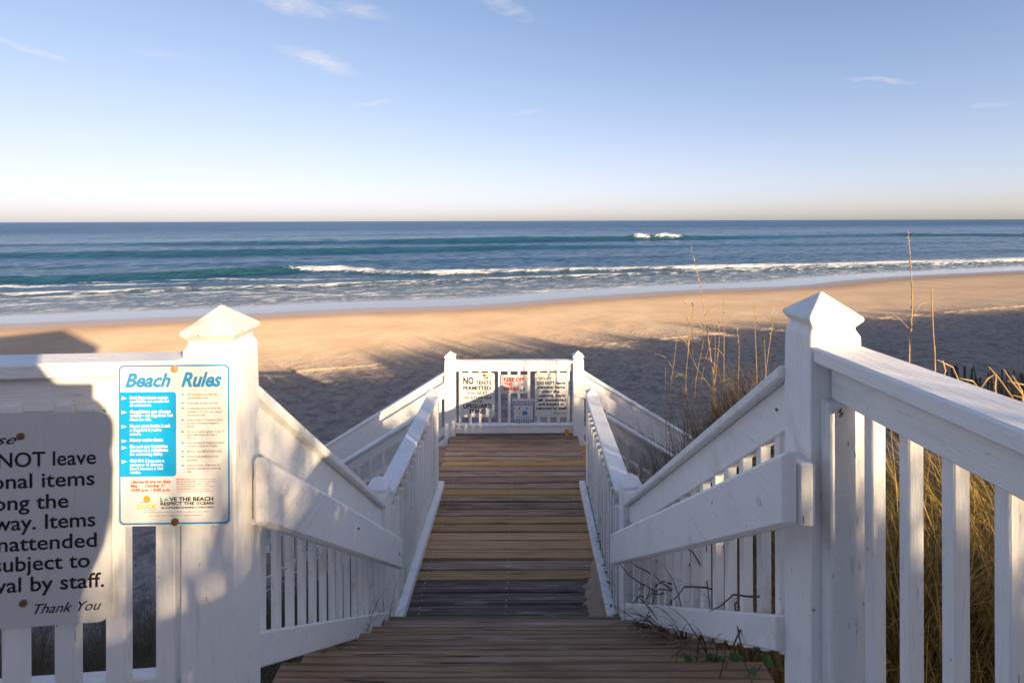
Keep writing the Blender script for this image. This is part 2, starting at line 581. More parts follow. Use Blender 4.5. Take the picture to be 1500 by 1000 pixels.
# swells
s1 = curve_b([(-300, 387), (0, 377.5), (250, 374.5), (500, 370.5), (783, 364), (1000, 361.5), (1300, 357), (1800, 350)])
m1 = np.interp(As, [-400, -60, 0, 40, 90, 300], [.9, .9, 1, .8, .35, .3])
Zs += crest(s1, .95, 2.2, 6.0) * m1
s2 = curve_b([(-300, 362), (0, 361), (500, 357.5), (800, 353.5), (943, 351.3), (1100, 349.5), (1300, 345.5), (1500, 346), (1900, 344)])
m2 = np.interp(As, [-400, -90, 0, 50, 80, 160, 400], [.3, .45, .8, 1.25, 1.0, .8, .6])
Zs += crest(s2, 1.15, 2.6, 7) * m2
s3 = curve_b([(-300, 428), (0, 413), (200, 408), (330, 403), (420, 398.5), (500, 397), (570, 402), (640, 402), (760, 399), (1000, 394), (1250, 389), (1500, 382), (1900, 374)])
m3 = np.interp(As, [-400, -60, -25, -10, -3, 6, 30, 60, 400], [.55, .6, .75, .95, .75, .55, .45, .45, .4])
Zs += crest(s3, .80, 1.2, 3.2) * m3 * (0.8 + .4 * fbm(As * .3, Bs * .3, 61))
s4 = curve_b([(-300, 401), (0, 392), (400, 386), (800, 380), (1200, 372), (1800, 364)])
Zs += crest(s4, .32, 2.5, 4) * fbm(As * .03, As * 0, 62) * 1.6
for k, bq in enumerate((175, 215, 262, 320, 390)):
    Zs += crest(bq + wob(70 + k, .008, 30), .55, 5, 9) * sstep(fbm(As * .012, As * 0 + k, 80 + k), .35, .7)

# foam: rough white water and thin swash lines
foam = np.zeros_like(Bs)
n_big = fbm(As * .25, Bs * .5, 91); n_med = fbm(As * .9, Bs * 1.6, 92); n_fine = fbm(As * 2.6, Bs * 4.2, 93)


def band(b0, wfront, wback, strength, a_knots, a_vals):
    d = Bs - b0 + 1.3 * (n_med - .47)
    m = np.where(d < 0, np.exp(-(d / wfront) ** 2), np.exp(-(d / wback) ** 2))
    return strength * m * np.interp(As, a_knots, a_vals)


# surf line breaking across the right and centre
gate_ = .72 + .5 * sstep(fbm(As * .11, As * 0 + 3, 101, 3), .30, .55)
gate2 = .62 + .5 * sstep(fbm(As * .09, As * 0 + 8, 102, 3), .32, .55)
foam = np.maximum(foam, band(s3 - .5, 1.0, 2.4, .95, [-400, -11, -6, -3, 3, 30, 400], [0, 0, .3, .9, 1.0, 1.1, 1.1]) * gate_)
foam = np.maximum(foam, band(s3 + 3.5, 2.5, 3.5, .55, [-400, -6, 3, 30, 400], [0, .2, .8, 1, 1]) * gate2)
f9 = curve_b([(-300, 459), (0, 447), (200, 440), (400, 433), (600, 432), (800, 426), (1000, 416.5), (1250, 406), (1500, 393), (1900, 384)])
foam = np.maximum(foam, band(f9, .18, .5, .85, [-400, 400], [1, 1]) * gate2)
f10 = curve_b([(-300, 425), (0, 421), (200, 417), (400, 411), (600, 407), (800, 402), (1000, 396)])
foam = np.maximum(foam, band(f10, .6, 1.5, .7, [-400, -10, 10, 25, 400], [1, 1, .6, 0, 0]) * gate_)
# second bore in front of it
f5 = curve_b([(-300, 445), (0, 433), (150, 429), (300, 423), (460, 420), (560, 415), (700, 411), (800, 407.5), (1000, 399), (1250, 391.5), (1500, 383.5), (1900, 376)])
foam = np.maximum(foam, band(f5, .55, 1.0, 1.02, [-400, -12, 2, 10, 30, 400], [1.1, 1.05, .85, .8, 1.0, 1.0]) * gate2)
Zs += .22 * np.exp(-((Bs - f5) / .8) ** 2)
f6 = curve_b([(-300, 450), (0, 438), (200, 431), (400, 426.5), (500, 433), (600, 426), (683, 420.5), (800, 418), (950, 415.5), (1100, 411), (1233, 405), (1500, 389), (1900, 380)])
foam = np.maximum(foam, band(f6, .22, .5, 1.0, [-400, -30, -10, 5, 20, 60, 400], [.95, .85, 1.0, .75, .6, .8, .8]))
f7 = curve_b([(330, 408), (460, 411), (500, 416), (640, 408)])
foam = np.maximum(foam, band(f7, .4, .5, 1.0, [-30, -18, -14, -8, -4, 0], [0, .8, .9, 1, .9, 0]))
# far breaker and the spent foam at the left
foam = np.maximum(foam, band(s2 - 1.2, 1.4, 1.8, .9, [45, 82, 85, 88.5, 90, 92, 98, 103, 400], [0, 0, 1.0, .9, .25, .95, .85, 0, 0]))
Zs += band(s2 - .5, 1.6, 2.2, .9, [45, 82, 85, 88.5, 90, 92, 98, 104, 400], [0, 0, 1, .8, .3, 1, .8, 0, 0]) * (2.4 * np.clip(n_fine * .6 + n_med * .6 - .2, 0, 1))
f8 = curve_b([(-300, 379), (0, 371.5), (200, 369), (330, 367), (500, 364), (700, 360)])
foam = np.maximum(foam, band(f8, 4.5, 4.5, .70, [-400, -60, -30, -5, 15, 400], [1.0, 1.0, .75, .35, 0, 0]) * (.6 + .8 * n_big))
# lace between the bores and the edge
lace = sstep(Bs, sbs + 1.5, sbs + 4) * sstep(Bs, f5 + 4, f5 - 1)
lc = 1 - np.abs(2 * fbm(As * .8 + 2 * n_big, Bs * 1.5, 95) - 1.0) * 5.0
foam = np.maximum(foam, np.clip(lc, 0, 1) * lace * .80)
foam = np.maximum(foam, lace * .43)
foam = np.maximum(foam, .9 * np.exp(-((Bs - sbs - .25 - .4 * n_med) / .12) ** 2) * .6)
shallow = sstep(Bs, 64, 40)
film = sstep(Bs, sbs + 5.5, sbs + 2.5)
# run the water sheet up on to the sand as a thin film
bed = height(Xs, Ys)
edge = sbs - .15
Zs = np.where(Bs < sbs + 4, SEA_Z + .012 + (Zs - SEA_Z - .012) * sstep(Bs, sbs + .8, sbs + 4), Zs)
Zs = np.where(Bs < edge, bed - .05 - .2 * (edge - Bs), Zs)
Zs = Zs - (Bs > 600) * 0.0
slope = np.zeros_like(Zs)
dz = np.gradient(Zs, axis=0) / np.maximum(np.gradient(Bs, axis=0), 1e-6)
face = np.clip(dz * 1.9, 0, 1)

t = NT('sea_water')
geo = t.n('NewGeometry')
co = t.coord((1, 1, 1))
# rotate to shore axes so that ripples run along the crests
dt = t.n('VectorMath', operation='DOT_PRODUCT'); t.l(co, dt.inputs[0]); dt.inputs[1].default_value = (TX, TY, 0)
dn = t.n('VectorMath', operation='DOT_PRODUCT'); t.l(co, dn.inputs[0]); dn.inputs[1].default_value = (NX, NY, 0)
cx = t.n('CombineXYZ'); t.l(dt.outputs['Value'], cx.inputs[0]); t.l(dn.outputs['Value'], cx.inputs[1])


def st(sx, sy):
    m = t.n('VectorMath', operation='MULTIPLY'); t.l(cx.outputs[0], m.inputs[0]); m.inputs[1].default_value = (sx, sy, 1)
    return m.outputs[0]


fo = t.attr('foam').outputs['Fac']; sh = t.attr('shallow').outputs['Fac']; fi = t.attr('film').outputs['Fac']; fa = t.attr('face').outputs['Fac']; dist = t.attr('dist').outputs['Fac']
r1 = t.noise(st(.10, .28), 1, 5, .6, .3)
r2 = t.noise(st(.7, 1.6), 1, 5, .6, .3)
r3 = t.noise(st(2.2, 4.5), 1, 4, .6)
nb = t.n('Bump'); t.l(r1, nb.inputs['Height']); nb.inputs['Distance'].default_value = 3.2
t.l(t.rng(fi, 0, 1, .55, .0), nb.inputs['Strength'])
nb2 = t.n('Bump'); t.l(r2, nb2.inputs['Height']); nb2.inputs['Distance'].default_value = .85; t.l(nb.outputs[0], nb2.inputs['Normal'])
t.l(t.rng(fi, 0, 1, .8, .02), nb2.inputs['Strength'])
nb3 = t.n('Bump'); t.l(r3, nb3.inputs['Height']); nb3.inputs['Distance'].default_value = .16; t.l(nb2.outputs[0], nb3.inputs['Normal'])
t.l(t.rng(fi, 0, 1, .8, .03), nb3.inputs['Strength'])
fn = t.noise(st(.55, 1.5), 1, 6, .72, .6)
fq = t.noise(st(2.6, 6.5), 1, 3, .7)
fsum = t.math('ADD', t.math('MULTIPLY', t.math('SUBTRACT', fn, .5), 1.7), t.math('MULTIPLY', t.math('SUBTRACT', fq, .5), 1.0))
fm = t.rng(t.math('ADD', fo, fsum), .45, .85)
deep = t.mix(t.rng(r1, .35, .65), (.004, .055, .150), (.010, .085, .20))
c = t.mix(sh, deep, (.055, .100, .140))
c = t.mix(t.math('MULTIPLY', fa, t.rng(dist, 0, .3, .75, .4)), c, (.018, .082, .078))
c = t.mix(t.math('MULTIPLY', t.math('MULTIPLY', fa, sh), 1.0), c, (.10, .115, .055))
c = t.mix(fi, c, (.36, .35, .35))
c = t.mix(fm, c, (.80, .80, .80))
t.l(nb3.outputs[0], t.b.inputs['Normal'])
t.b.inputs['IOR'].default_value = 1.33
rg = t.mix(fm, t.mix(fi, t.rng(dist, 0, 1, .16, .34), (.03, .03, .03)), (.8, .8, .8))
t.l(rg, t.b.inputs['Roughness'])
SEA = t.fin(c)
me = grid_mesh('sea', As, Bs, Xs, Ys, Zs, (('foam', foam), ('shallow', shallow), ('film', film), ('face', face), ('dist', sstep(Bs, 60, 500))))
sea = tag(obj('sea', me, SEA), None, None, None, 'structure')
# ------------------------------------------------------------------ timber walkway
AX = 0.0233                                   # the walk drifts a little to the right


def xc(Y): return -.055 + AX * (Y - 3.4)


def plank_mesh(name, length, width, thick):
    m = MB().box(-length / 2, length / 2, -width / 2, width / 2, -thick, 0)
    return m.mesh(name, .005)


PITCH = .1235
walk = thing('boardwalk', 'level walkway of weathered and replaced planks between white railings', 'boardwalk', (xc(5), 5, 0))
pm = plank_mesh('plank', 1.62, PITCH - .016, .038)
pm_land = plank_mesh('plank_landing', 1.60, PITCH - .016, .038)
kinds = (['D'] * 4 + ['N', 'G', 'N', 'N', 'N', 'N', 'N'] + ['O'] * 3 + ['Y'] + ['O'] * 4 + ['Y'] + ['O'] * 7)
MAT = {'D': WOOD_DARK, 'N': WOOD_NEW, 'G': WOOD_GREY, 'O': WOOD_OLD, 'Y': WOOD_ORANGE}
y = 3.48 + PITCH / 2
nails = MB()
for i, k in enumerate(kinds):
    o = obj('plank', pm, MAT[k], walk, at=(xc(y) + random.uniform(-.004, .004), y, random.uniform(-.003, .003) + (.002 if k == 'N' else 0)))
    o.rotation_euler = (random.uniform(-.006, .006), 0, random.uniform(-.003, .003) + -AX * 0)
    for nx in (-.62, 0, .62):
        for dy in (-.03, .03):
            jx = random.uniform(-.008, .008)
            p = (xc(y) + nx + jx, y + dy + random.uniform(-.005, .005), .0035)
            nails.add([(p[0] + .0062 * math.cos(q * 1.047), p[1] + .0062 * math.sin(q * 1.047), p[2] + .0012) for q in range(6)], [(0, 1, 2, 3, 4, 5)])
    y += PITCH
Y_END = y
STEEL = flat('dull_nail_steel', (.55, .52, .50), .45, .5)
nl = part('nail_heads', nails, STEEL, walk, 0)
nl['kind'] = 'stuff'
for s in (-1, 1):
    # kerb board lying along the edge of the planks
    y0, y1 = 3.47, 5.36
    part('kerb_board', MB().beam((xc(y0) + s * .725, y0, .036), (xc(y1) + s * .725, y1, .036), .058, .068), PAINT_Y, walk)
    part('side_beam', MB().beam((xc(3.42) + s * .79, 3.44, -.13), (xc(6.6) + s * .79, 6.62, -.13), .05, .17), PAINT_Y, walk)

# main flight of steps down from the platform
RISE, RUN, NSTEP = .15, .236, 8
steps = thing('staircase', 'wide flight of brown timber steps leading down from the platform', 'staircase', (0, 2.4, 0))
tm = plank_mesh('tread', 1.86, .128, .036)
for i in range(1, NSTEP):
    yn = 3.445 - RUN * (i - 1) - .02          # nosing, far edge
    z = RISE * i
    cxs = np.interp(yn, [1.5, 3.4], [.03, .035])
    for j in range(2):
        mat = [WOOD_STEP, WOOD_GREY, WOOD_STEP][(i * 2 + j) % 3] if i < 4 else WOOD_STEP
        o = obj('tread', tm, mat, steps, at=(cxs + random.uniform(-.012, .012), yn - .066 - j * .134, z + random.uniform(-.002, .002)))
        o.rotation_euler = (random.uniform(-.01, .01), 0, random.uniform(-.004, .004))
    part('riser', MB().box(cxs - .88, cxs + .88, yn - .042, yn - .024, z - RISE + .003, z - .038), WOOD_STEP, steps, .002)
for s in (-1, 1):
    x0, x1 = .03 + s * .915, .035 + s * .895
    # saw-toothed stringer board
    v, prof = [], []
    y_, z_ = 3.50, -.10
    prof.append((3.47, -.12)); prof.append((3.47, .10))
    for i in range(1, NSTEP):
        yn = 3.445 - RUN * (i - 1)
        prof.append((yn - .03, RISE * i - .045)); prof.append((yn - RUN - .005, RISE * i - .045))
    prof.append((1.60, 1.10)); prof.append((1.60, .80)); prof.append((3.2, -.22))
    mb = MB(); n = len(prof)
    for dx in (-.019, .019):
        mb.v += [(x1 + dx, p[0], p[1]) for p in prof]
    mb.f = [tuple(range(n)), tuple(range(2 * n - 1, n - 1, -1))] + [(i, (i + 1) % n, n + (i + 1) % n, n + i) for i in range(n)]
    part('stringer', mb, PAINT, steps, 0)

# platform the camera stands on; it runs off to the left
plat = thing('platform', 'timber platform at the head of the steps, mostly below the frame', 'platform', (-1, .3, 1.2))
pl = plank_mesh('plank_long', 3.9, .138, .038)
for i in range(19):
    obj('plank', pl, WOOD_STEP if i % 3 else WOOD_GREY, plat, at=(-1.02, 1.50 - i * .145, 1.2 + random.uniform(-.002, .002)))
part('rim_board', MB().box(-2.97, .93, 1.575, 1.612, .98, 1.155), PAINT_X, plat)
for px_, py_ in ((-2.6, 1.2), (-2.6, -.9), (.6, -.9), (-.8, -.9), (.6, .6), (-.9, .6)):
    part('pile', MB().square_stack((px_, py_), [(-.3, .07), (1.16, .07)]), WOOD_OLD, plat)

# ------------------------------------------------------------------ railings
CAP = [(0.063, 0), (0, .074), (-.012, .0745), (-.030, .060), (-.036, .060), (-.054, .069)]


def post(parent, c, ztop, zbot, half=.069, yaw=0., low=1.0, mat=None, capmat=None, capscale=1.0, name='post'):
    """square post with a V-groove and a pyramid cap; ztop is the tip"""
    k = half / .069
    zb = ztop - .063 * k
    body = [(zbot, half * low), (zb - .054 * k - .12, half * (1 + (low - 1) * .3)), (zb - .054 * k, half), (zb - .036 * k, .060 * k), (zb - .026 * k, .060 * k)]
    p = part(name, MB().square_stack(c, body, yaw), mat or PAINT_V, parent, .003)
    cap = [(zb - .030 * k, .0595 * k), (zb - .010 * k, .0745 * k), (zb, .074 * k), (ztop, 0)]
    cp = part('cap', MB().square_stack(c, cap, yaw), capmat or mat or PAINT_V, p, .002)
    return p


def rail(parent, p0, p1, cap_w=.135, board_h=.135, board_w=.038, cap_h=.042, mat=PAINT, gap=.0):
    """p0, p1: middle of the cap's top; a flat cap over an upright board"""
    p0 = Vector(p0); p1 = Vector(p1)
    part('rail_cap', MB().beam(p0 - Vector((0, 0, cap_h / 2)), p1 - Vector((0, 0, cap_h / 2)), cap_w, cap_h), mat, parent, .006)
    u = Vector((0, 0, cap_h + board_h / 2 + .001 + gap))
    part('rail_board', MB().beam(p0 - u, p1 - u, board_w, board_h), mat, parent, .004)


BAL = {}


def balusters(parent, p0, p1, n, z0a, z0b, z1a, z1b, w=.035, d=None, mat=None, yaw=0.):
    """n uprights from p0 to p1, bottoms z0a..z0b and tops z1a..z1b; all alike share one mesh"""
    h = z1a - z0a
    d = d or w
    key = (round(h, 3), w, d)
    if key not in BAL:
        BAL[key] = MB().box(-w / 2, w / 2, -d / 2, d / 2, 0, h).mesh('baluster', .003)
    for i in range(n):
        f = (i + .5) / n
        o = obj('baluster', BAL[key], mat or (PAINT_OLD if random.random() < .25 else PAINT_V), parent,
                at=(p0[0] + (p1[0] - p0[0]) * f + random.uniform(-.002, .002), p0[1] + (p1[1] - p0[1]) * f, z0a + (z0b - z0a) * f))
        o.rotation_euler = (random.uniform(-.004, .004), random.uniform(-.004, .004), yaw + random.uniform(-.02, .02))


def bolt(parent, p, r=.011, axis='x', mat=None):
    p = Vector(p)
    d = Vector((.006, 0, 0)) if axis == 'x' else Vector((0, .006, 0))
    part('bolt', MB().tube([p - d, p + d], r, 8), mat or RUST, parent, 0)


RUST = flat('rusty_bolt', (.20, .085, .03), .75, .3)

# left platform railing (faces the camera, turned a little)
L0 = Vector((-2.95, 1.27, 2.385)); L1 = Vector((-.905, 1.455, 2.375))
rl = thing('platform_railing', 'white railing at far left carrying the large black-lettered notice', 'railing', (-1.9, 1.4, 1.2))
LYAW = math.atan2(L1.y - L0.y, L1.x - L0.x)
rail(rl, L0, L1, .115, .098, .040, .042, PAINT_X)
part('bottom_rail', MB().beam(L0 - Vector((0, -.02, .945)), L1 - Vector((0, -.02, .945)), .04, .10), PAINT_X, rl)
BAL[(round(.90, 3), .050, .036)] = MB().box(-.025, .025, -.018, .018, 0, .90).mesh('baluster', .003)
for bx in [-.955, -1.083, -1.212, -1.343, -1.472, -1.60, -1.73, -1.86, -1.99, -2.12, -2.25, -2.38, -2.51, -2.64, -2.77]:
    f = (bx - L0.x) / (L1.x - L0.x)
    o = obj('baluster', BAL[(.9, .05, .036)], PAINT_OLD if random.random() < .5 else PAINT_V, rl, at=(bx, L0.y + (L1.y - L0.y) * f - .012, 1.36))
    o.rotation_euler = (0, 0, LYAW)
post(rl, (-2.98, 1.27), 2.52, -.2, .069)

# left stair railing with the tall newel post
sl = thing('stair_railing', 'white stair railing left of the steps, its newel post carrying the rules sign', 'railing', (-.83, 2.4, 0))
post(sl, (-.836, 1.492), 2.513, -.1, .070, R(1.5), 1.12, PAINT_V, PAINT_STAIN, name='newel_post')
a0, a1 = Vector((-.842, 1.565, 2.285)), Vector((-.862, 3.335, .945))
rail(sl, a0, a1, .105, .150, .040, .040, PAINT_Y)
part('grab_board', MB().beam((-.722, 1.48, 1.983), (-.722, 3.30, .637), .040, .196), PAINT_Y, sl, .010)
part('block', MB().box(-.765, -.743, 1.52, 1.60, 1.86, 2.00), PAINT_V, sl)
part('bottom_rail', MB().beam((-.812, 1.565, 1.452), (-.822, 3.36, .165), .040, .112), PAINT_Y, sl)
balusters(sl, (-.855, 1.585), (-.865, 3.33), 15, 1.40, .13, 2.14, .87, .024, .036)
bolt(sl, (-.701, 1.60, 1.92), .013, 'x', PAINT_OLD)

# right stair railing
sr = thing('stair_railing', 'white stair railing right of the steps with weeds growing through it', 'railing', (.8, 2.4, 0))
post(sr, (.889, 1.492), 2.546, -.1, .069, R(-1.0), 1.10, PAINT_V, name='newel_post')
part('newel_facing', MB().box(.842, .934, 1.372, 1.421, .9, 2.262), PAINT_OLD, sr)
a0, a1 = Vector((.855, 1.565, 2.315)), Vector((.765, 3.335, .955))
rail(sr, a0, a1, .105, .150, .040, .040, PAINT_Y)
part('grab_board', MB().beam((.722, 1.345, 2.055), (.626, 3.25, .690), .040, .196), PAINT_Y, sr, .010)
part('block', MB().box(.744, .790, 1.352, 1.43, 1.95, 2.115), PAINT_OLD, sr)
part('bottom_rail', MB().beam((.812, 1.565, 1.505), (.735, 3.40, .195), .040, .108), PAINT_Y, sr)
balusters(sr, (.858, 1.585), (.775, 3.33), 15, 1.43, .15, 2.16, .88, .036, .034)
bolt(sr, (.700, 1.47, 1.955), .014, 'x', PAINT_OLD)

# right platform railing running back beside the camera
pr = thing('platform_railing', 'white railing sweeping towards the viewer at lower right', 'railing', (.9, .3, 1.2))
r0, r1 = Vector((.889, 1.418, 2.405)), Vector((.968, -1.55, 2.405))
rail(pr, r0, r1, .140, .098, .040, .044, PAINT_Y)
part('bottom_rail', MB().beam(r0 - Vector((0, 0, .99)), r1 - Vector((0, 0, .99)), .04, .10), PAINT_Y, pr)
BAL[(.98, .034, .034)] = MB().box(-.017, .017, -.017, .017, 0, .98).mesh('baluster', .003)
for i in range(25):
    by = 1.318 - i * .1165
    f = (by - r0.y) / (r1.y - r0.y)
    o = obj('baluster', BAL[(.98, .034, .034)], PAINT_V, pr, at=(r0.x + (r1.x - r0.x) * f + .028, by, 1.30))
    o.rotation_euler = (0, 0, random.uniform(-.03, .03))
post(pr, (.972, -1.62), 2.546, -.1, .069)

# railings beside the level walk
for s, lab in ((-1, 'white railing along the left edge of the level walk'), (1, 'white railing along the right edge of the level walk')):
    near = Vector((-.878, 3.40, 0)) if s < 0 else Vector((.770, 3.40, 0))
    mid = Vector((-.835, 5.38, 0)) if s < 0 else Vector((.826, 5.38, 0))
    w = thing('walkway_railing', lab, 'railing', ((near.x + mid.x) / 2, 4.4, 0))
    post(w, near, 1.085 if s < 0 else 1.10, -.6, .062, R(2) * s, 1.0, name='post')
    post(w, mid, 1.025, -.9, .058, 0, 1.0, name='post')
    d = (mid - near).normalized()
    q0 = near + d * .06 + Vector((-s * .022, 0, .955)); q1 = mid - d * .055 + Vector((-s * .012, 0, .955))
    rail(w, q0, q1, .125, .095, .038, .036, PAINT_Y)
    balusters(w, q0 + Vector((-s * .037, 0, 0)), q1 + Vector((-s * .037, 0, 0)), 16, -.06, -.06, .82, .82, .034, .034)

# end railing of the landing with the four notices
YE = 6.70
er = thing('end_railing', 'white railing across the far end of the walk, notices fixed to it', 'railing', (.02, YE, 0))
eL = Vector((-.802, YE, 0)); eR = Vector((.846, YE, 0))
post(er, eL, 1.075, -1.6, .066, 0, 1.08)
post(er, eR, 1.075, -1.6, .066, 0, 1.08)
rail(er, eL + Vector((.066, 0, .952)), eR + Vector((-.066, 0, .952)), .11, .105, .038, .032, PAINT_X)
part('bottom_rail', MB().beam(eL + Vector((.066, 0, .062)), eR + Vector((-.066, 0, .062)), .05, .085), PAINT_X, er)
part('bottom_cap', MB().beam(eL + Vector((.066, 0, .121)), eR + Vector((-.066, 0, .121)), .075, .026), PAINT_X, er)
balusters(er, eL + Vector((.066, 0, 0)), eR + Vector((-.066, 0, 0)), 12, .11, .11, .84, .84, .034, .034)

# the two side flights down to the sand with their railings
for s, side in ((-1, 'left'), (1, 'right')):
    nst = 10 if s < 0 else 8
    fl = thing('side_stairs', 'narrow timber steps descending to the %s from the landing' % side, 'staircase', (s * 1.6, 6.0, -1))
    xs = (xc(6) - .81) if s < 0 else (xc(6) + .81)
    tr = MB().box(-.135, .135, -.55, .55, -.036, 0).mesh('side_tread', .004)
    for i in range(nst):
        obj('tread', tr, WOOD_ORANGE if (i == 0 and s > 0) else WOOD_OLD, fl, at=(xs + s * (.125 + i * .236), 6.04, -.15 * (i + 1) + .05))
    for yy in (5.475, 6.60):
        part('stringer', MB().beam((xs + s * .02, yy, -.12), (xs + s * (.236 * nst), yy, -.12 - .15 * nst), .038, .24), PAINT_X, fl)
    SLP = .615
    for nm, yy, x0, z0, lab in (('far', YE, (eL.x - .066) if s < 0 else (eR.x + .066), .815, 'outer'), ('near', 5.38, (-.893 if s < 0 else .884), .80, 'inner')):
        L = (2.3 if s < 0 else 1.75)
        g = thing('side_stair_railing', 'white sloping %s railing of the side steps descending to the %s' % ('seaward' if nm == 'far' else 'landward', side), 'railing', (x0 + s * L / 2, yy, -1))
        e0 = Vector((x0, yy, z0)); e1 = Vector((x0 + s * L, yy, z0 - SLP * L))
        rail(g, e0, e1, .105, .125, .038, .034, PAINT_X)
        part('bottom_rail', MB().beam(e0 - Vector((0, 0, .76)), e1 - Vector((0, 0, .76)), .038, .10), PAINT_X, g)
        balusters(g, e0, e1, int(L / .125), z0 - .76, z0 - .76 - SLP * L, z0 - .1, z0 - .1 - SLP * L, .034, .034)
        off = -.085 if nm == 'far' else .06
        if nm == 'far':
            gx0 = x0 - s * .135
            part('grab_board', MB().beam((gx0, yy + off, z0 - .20), (gx0 + s * .14, yy + off, z0 - .225), .036, .19)
                 .beam((gx0 + s * .14, yy + off, z0 - .225), (gx0 + s * (L + .1), yy + off, z0 - .225 - SLP * (L - .04)), .036, .19), PAINT_X, g, 0)
        else:
            part('grab_board', MB().beam((x0, yy + off, z0 - .255), (x0 + s * L, yy + off, z0 - .255 - SLP * L), .036, .16), PAINT_X, g)
        post(g, (e1.x + s * .06, yy), e1.z + .10, e1.z - 1.6, .060)

# rust-stained fixings on the painted boards
for par, p in ((sr, (.8325, 1.63, 2.155)), (sr, (.7005, 2.2, 1.45)), (sr, (.655, 3.1, .80)), (sl, (-.7015, 2.35, 1.36)), (sl, (-.7015, 3.2, .70)), (sl, (-.8215, 1.66, 2.10)), (pr, (.8855, .82, 2.30))):
    bolt(par, p, .0045, 'x', RUST)
for par, p in ((er, (-.70, YE - .0205, .88)), (er, (.74, YE - .0205, .88)), (er, (-.70, YE - .027, .06)), (rl, (-1.02, 1.422, 2.28))):
    bolt(par, p, .007, 'y', RUST)
# ------------------------------------------------------------------ signs
TEXT_JOBS = []
SIGNS = []


class Sign:
    def __init__(s, name, label, frame, depths, radius=4, cat='sign', group=None, base=None):
        s.x0, s.y0, s.x1, s.y1 = frame
        tl = pix(s.x0, s.y0, depths[0]); tr = pix(s.x1, s.y0, depths[1])
        zt = (tl.z + tr.z) / 2
        s.tl = Vector((tl.x, tl.y, zt)); d = Vector((tr.x - tl.x, tr.y - tl.y, 0))
        s.mx = d.length / (s.x1 - s.x0); s.xd = d.normalized()
        s.my = (depths[0] + depths[1]) / 2 / F
        s.nr = Vector((s.xd.y, -s.xd.x, 0))
        s.root = thing(name, label, cat, s.at((s.x0 + s.x1) / 2, s.y1), group)
        s.layers = {}; SIGNS.append(s)
        s.prism('panel', s.rounded(s.x0, s.y0, s.x1, s.y1, radius), base or SIGN_WHITE, -.003, 0)

    def at(s, x, y, off=0.):
        return s.tl + s.xd * ((x - s.x0) * s.mx) + Vector((0, 0, -(y - s.y0) * s.my)) + s.nr * off

    def rounded(s, x0, y0, x1, y1, r, n=5, corners=(1, 1, 1, 1)):
        pts = []
        for k, (cx_, cy_, a0) in enumerate(((x1 - r, y0 + r, -90), (x1 - r, y1 - r, 0), (x0 + r, y1 - r, 90), (x0 + r, y0 + r, 180))):
            if not corners[k]:
                pts.append((x1 if k < 2 else x0, y0 if k in (0, 3) else y1)); continue
            for i in range(n + 1):
                q = R(a0 + 90 * i / n); pts.append((cx_ + r * math.cos(q), cy_ + r * math.sin(q)))
        return pts

    def prism(s, name, pts, mat, o0, o1):
        n = len(pts); m = MB()
        m.v = [tuple(s.at(x, y, o0)) for x, y in pts] + [tuple(s.at(x, y, o1)) for x, y in pts]
        m.f = [tuple(range(n)), tuple(range(2 * n - 1, n - 1, -1))] + [(i, (i + 1) % n, n + (i + 1) % n, n + i) for i in range(n)]
        return part(name, m, mat, s.root, 0)

    def poly(s, name, pts, mat, lev=1):
        key = (name, mat, lev)
        m = s.layers.setdefault(key, MB())
        m.add([s.at(x, y, .0010 * lev) for x, y in pts], [tuple(range(len(pts)))])

    def ring(s, name, outer, inner, mat, lev=1):
        m = s.layers.setdefault((name, mat, lev), MB()); n = len(outer)
        m.add([s.at(x, y, .0010 * lev) for x, y in outer + inner], [(i, (i + 1) % n, n + (i + 1) % n, n + i) for i in range(n)])

    def text(s, body, x0, x1, base, cap, mat, bold=0., shear=0., lev=1, align='l', name='lettering', ratio=.95):
        cu = bpy.data.curves.new('type', 'FONT'); cu.body = body; cu.resolution_u = 3 if cap > 10 else 2
        cu.offset = bold; cu.shear = shear; cu.size = 1
        o = link(bpy.data.objects.new('type', cu))
        TEXT_JOBS.append((s, o, x0, x1, base, cap, mat, lev, align, name, ratio))

    def marks(s, x0, x1, base, cap, mat, lev=1, name='fine_print'):
        """print too small to read: word-length strokes"""
        rr = random.Random(int(x0 * 31 + base * 7)); x = x0
        while x < x1 - .6:
            e = min(x1, x + rr.uniform(1.6, 5.0))
            h = cap * rr.uniform(.75, 1.0)
            s.poly(name, [(x, base - h), (e, base - h), (e, base - cap * .12), (x, base - cap * .12)], mat, lev)
            x = e + .9

    def screw(s, x, y, r=.008, mat=None):
        c = s.at(x, y)
        part('screw', MB().tube([c - s.nr * .001, c + s.nr * .004, c + s.nr * .006], [r, r, r * .55], 10), mat or RUST, s.root, 0)


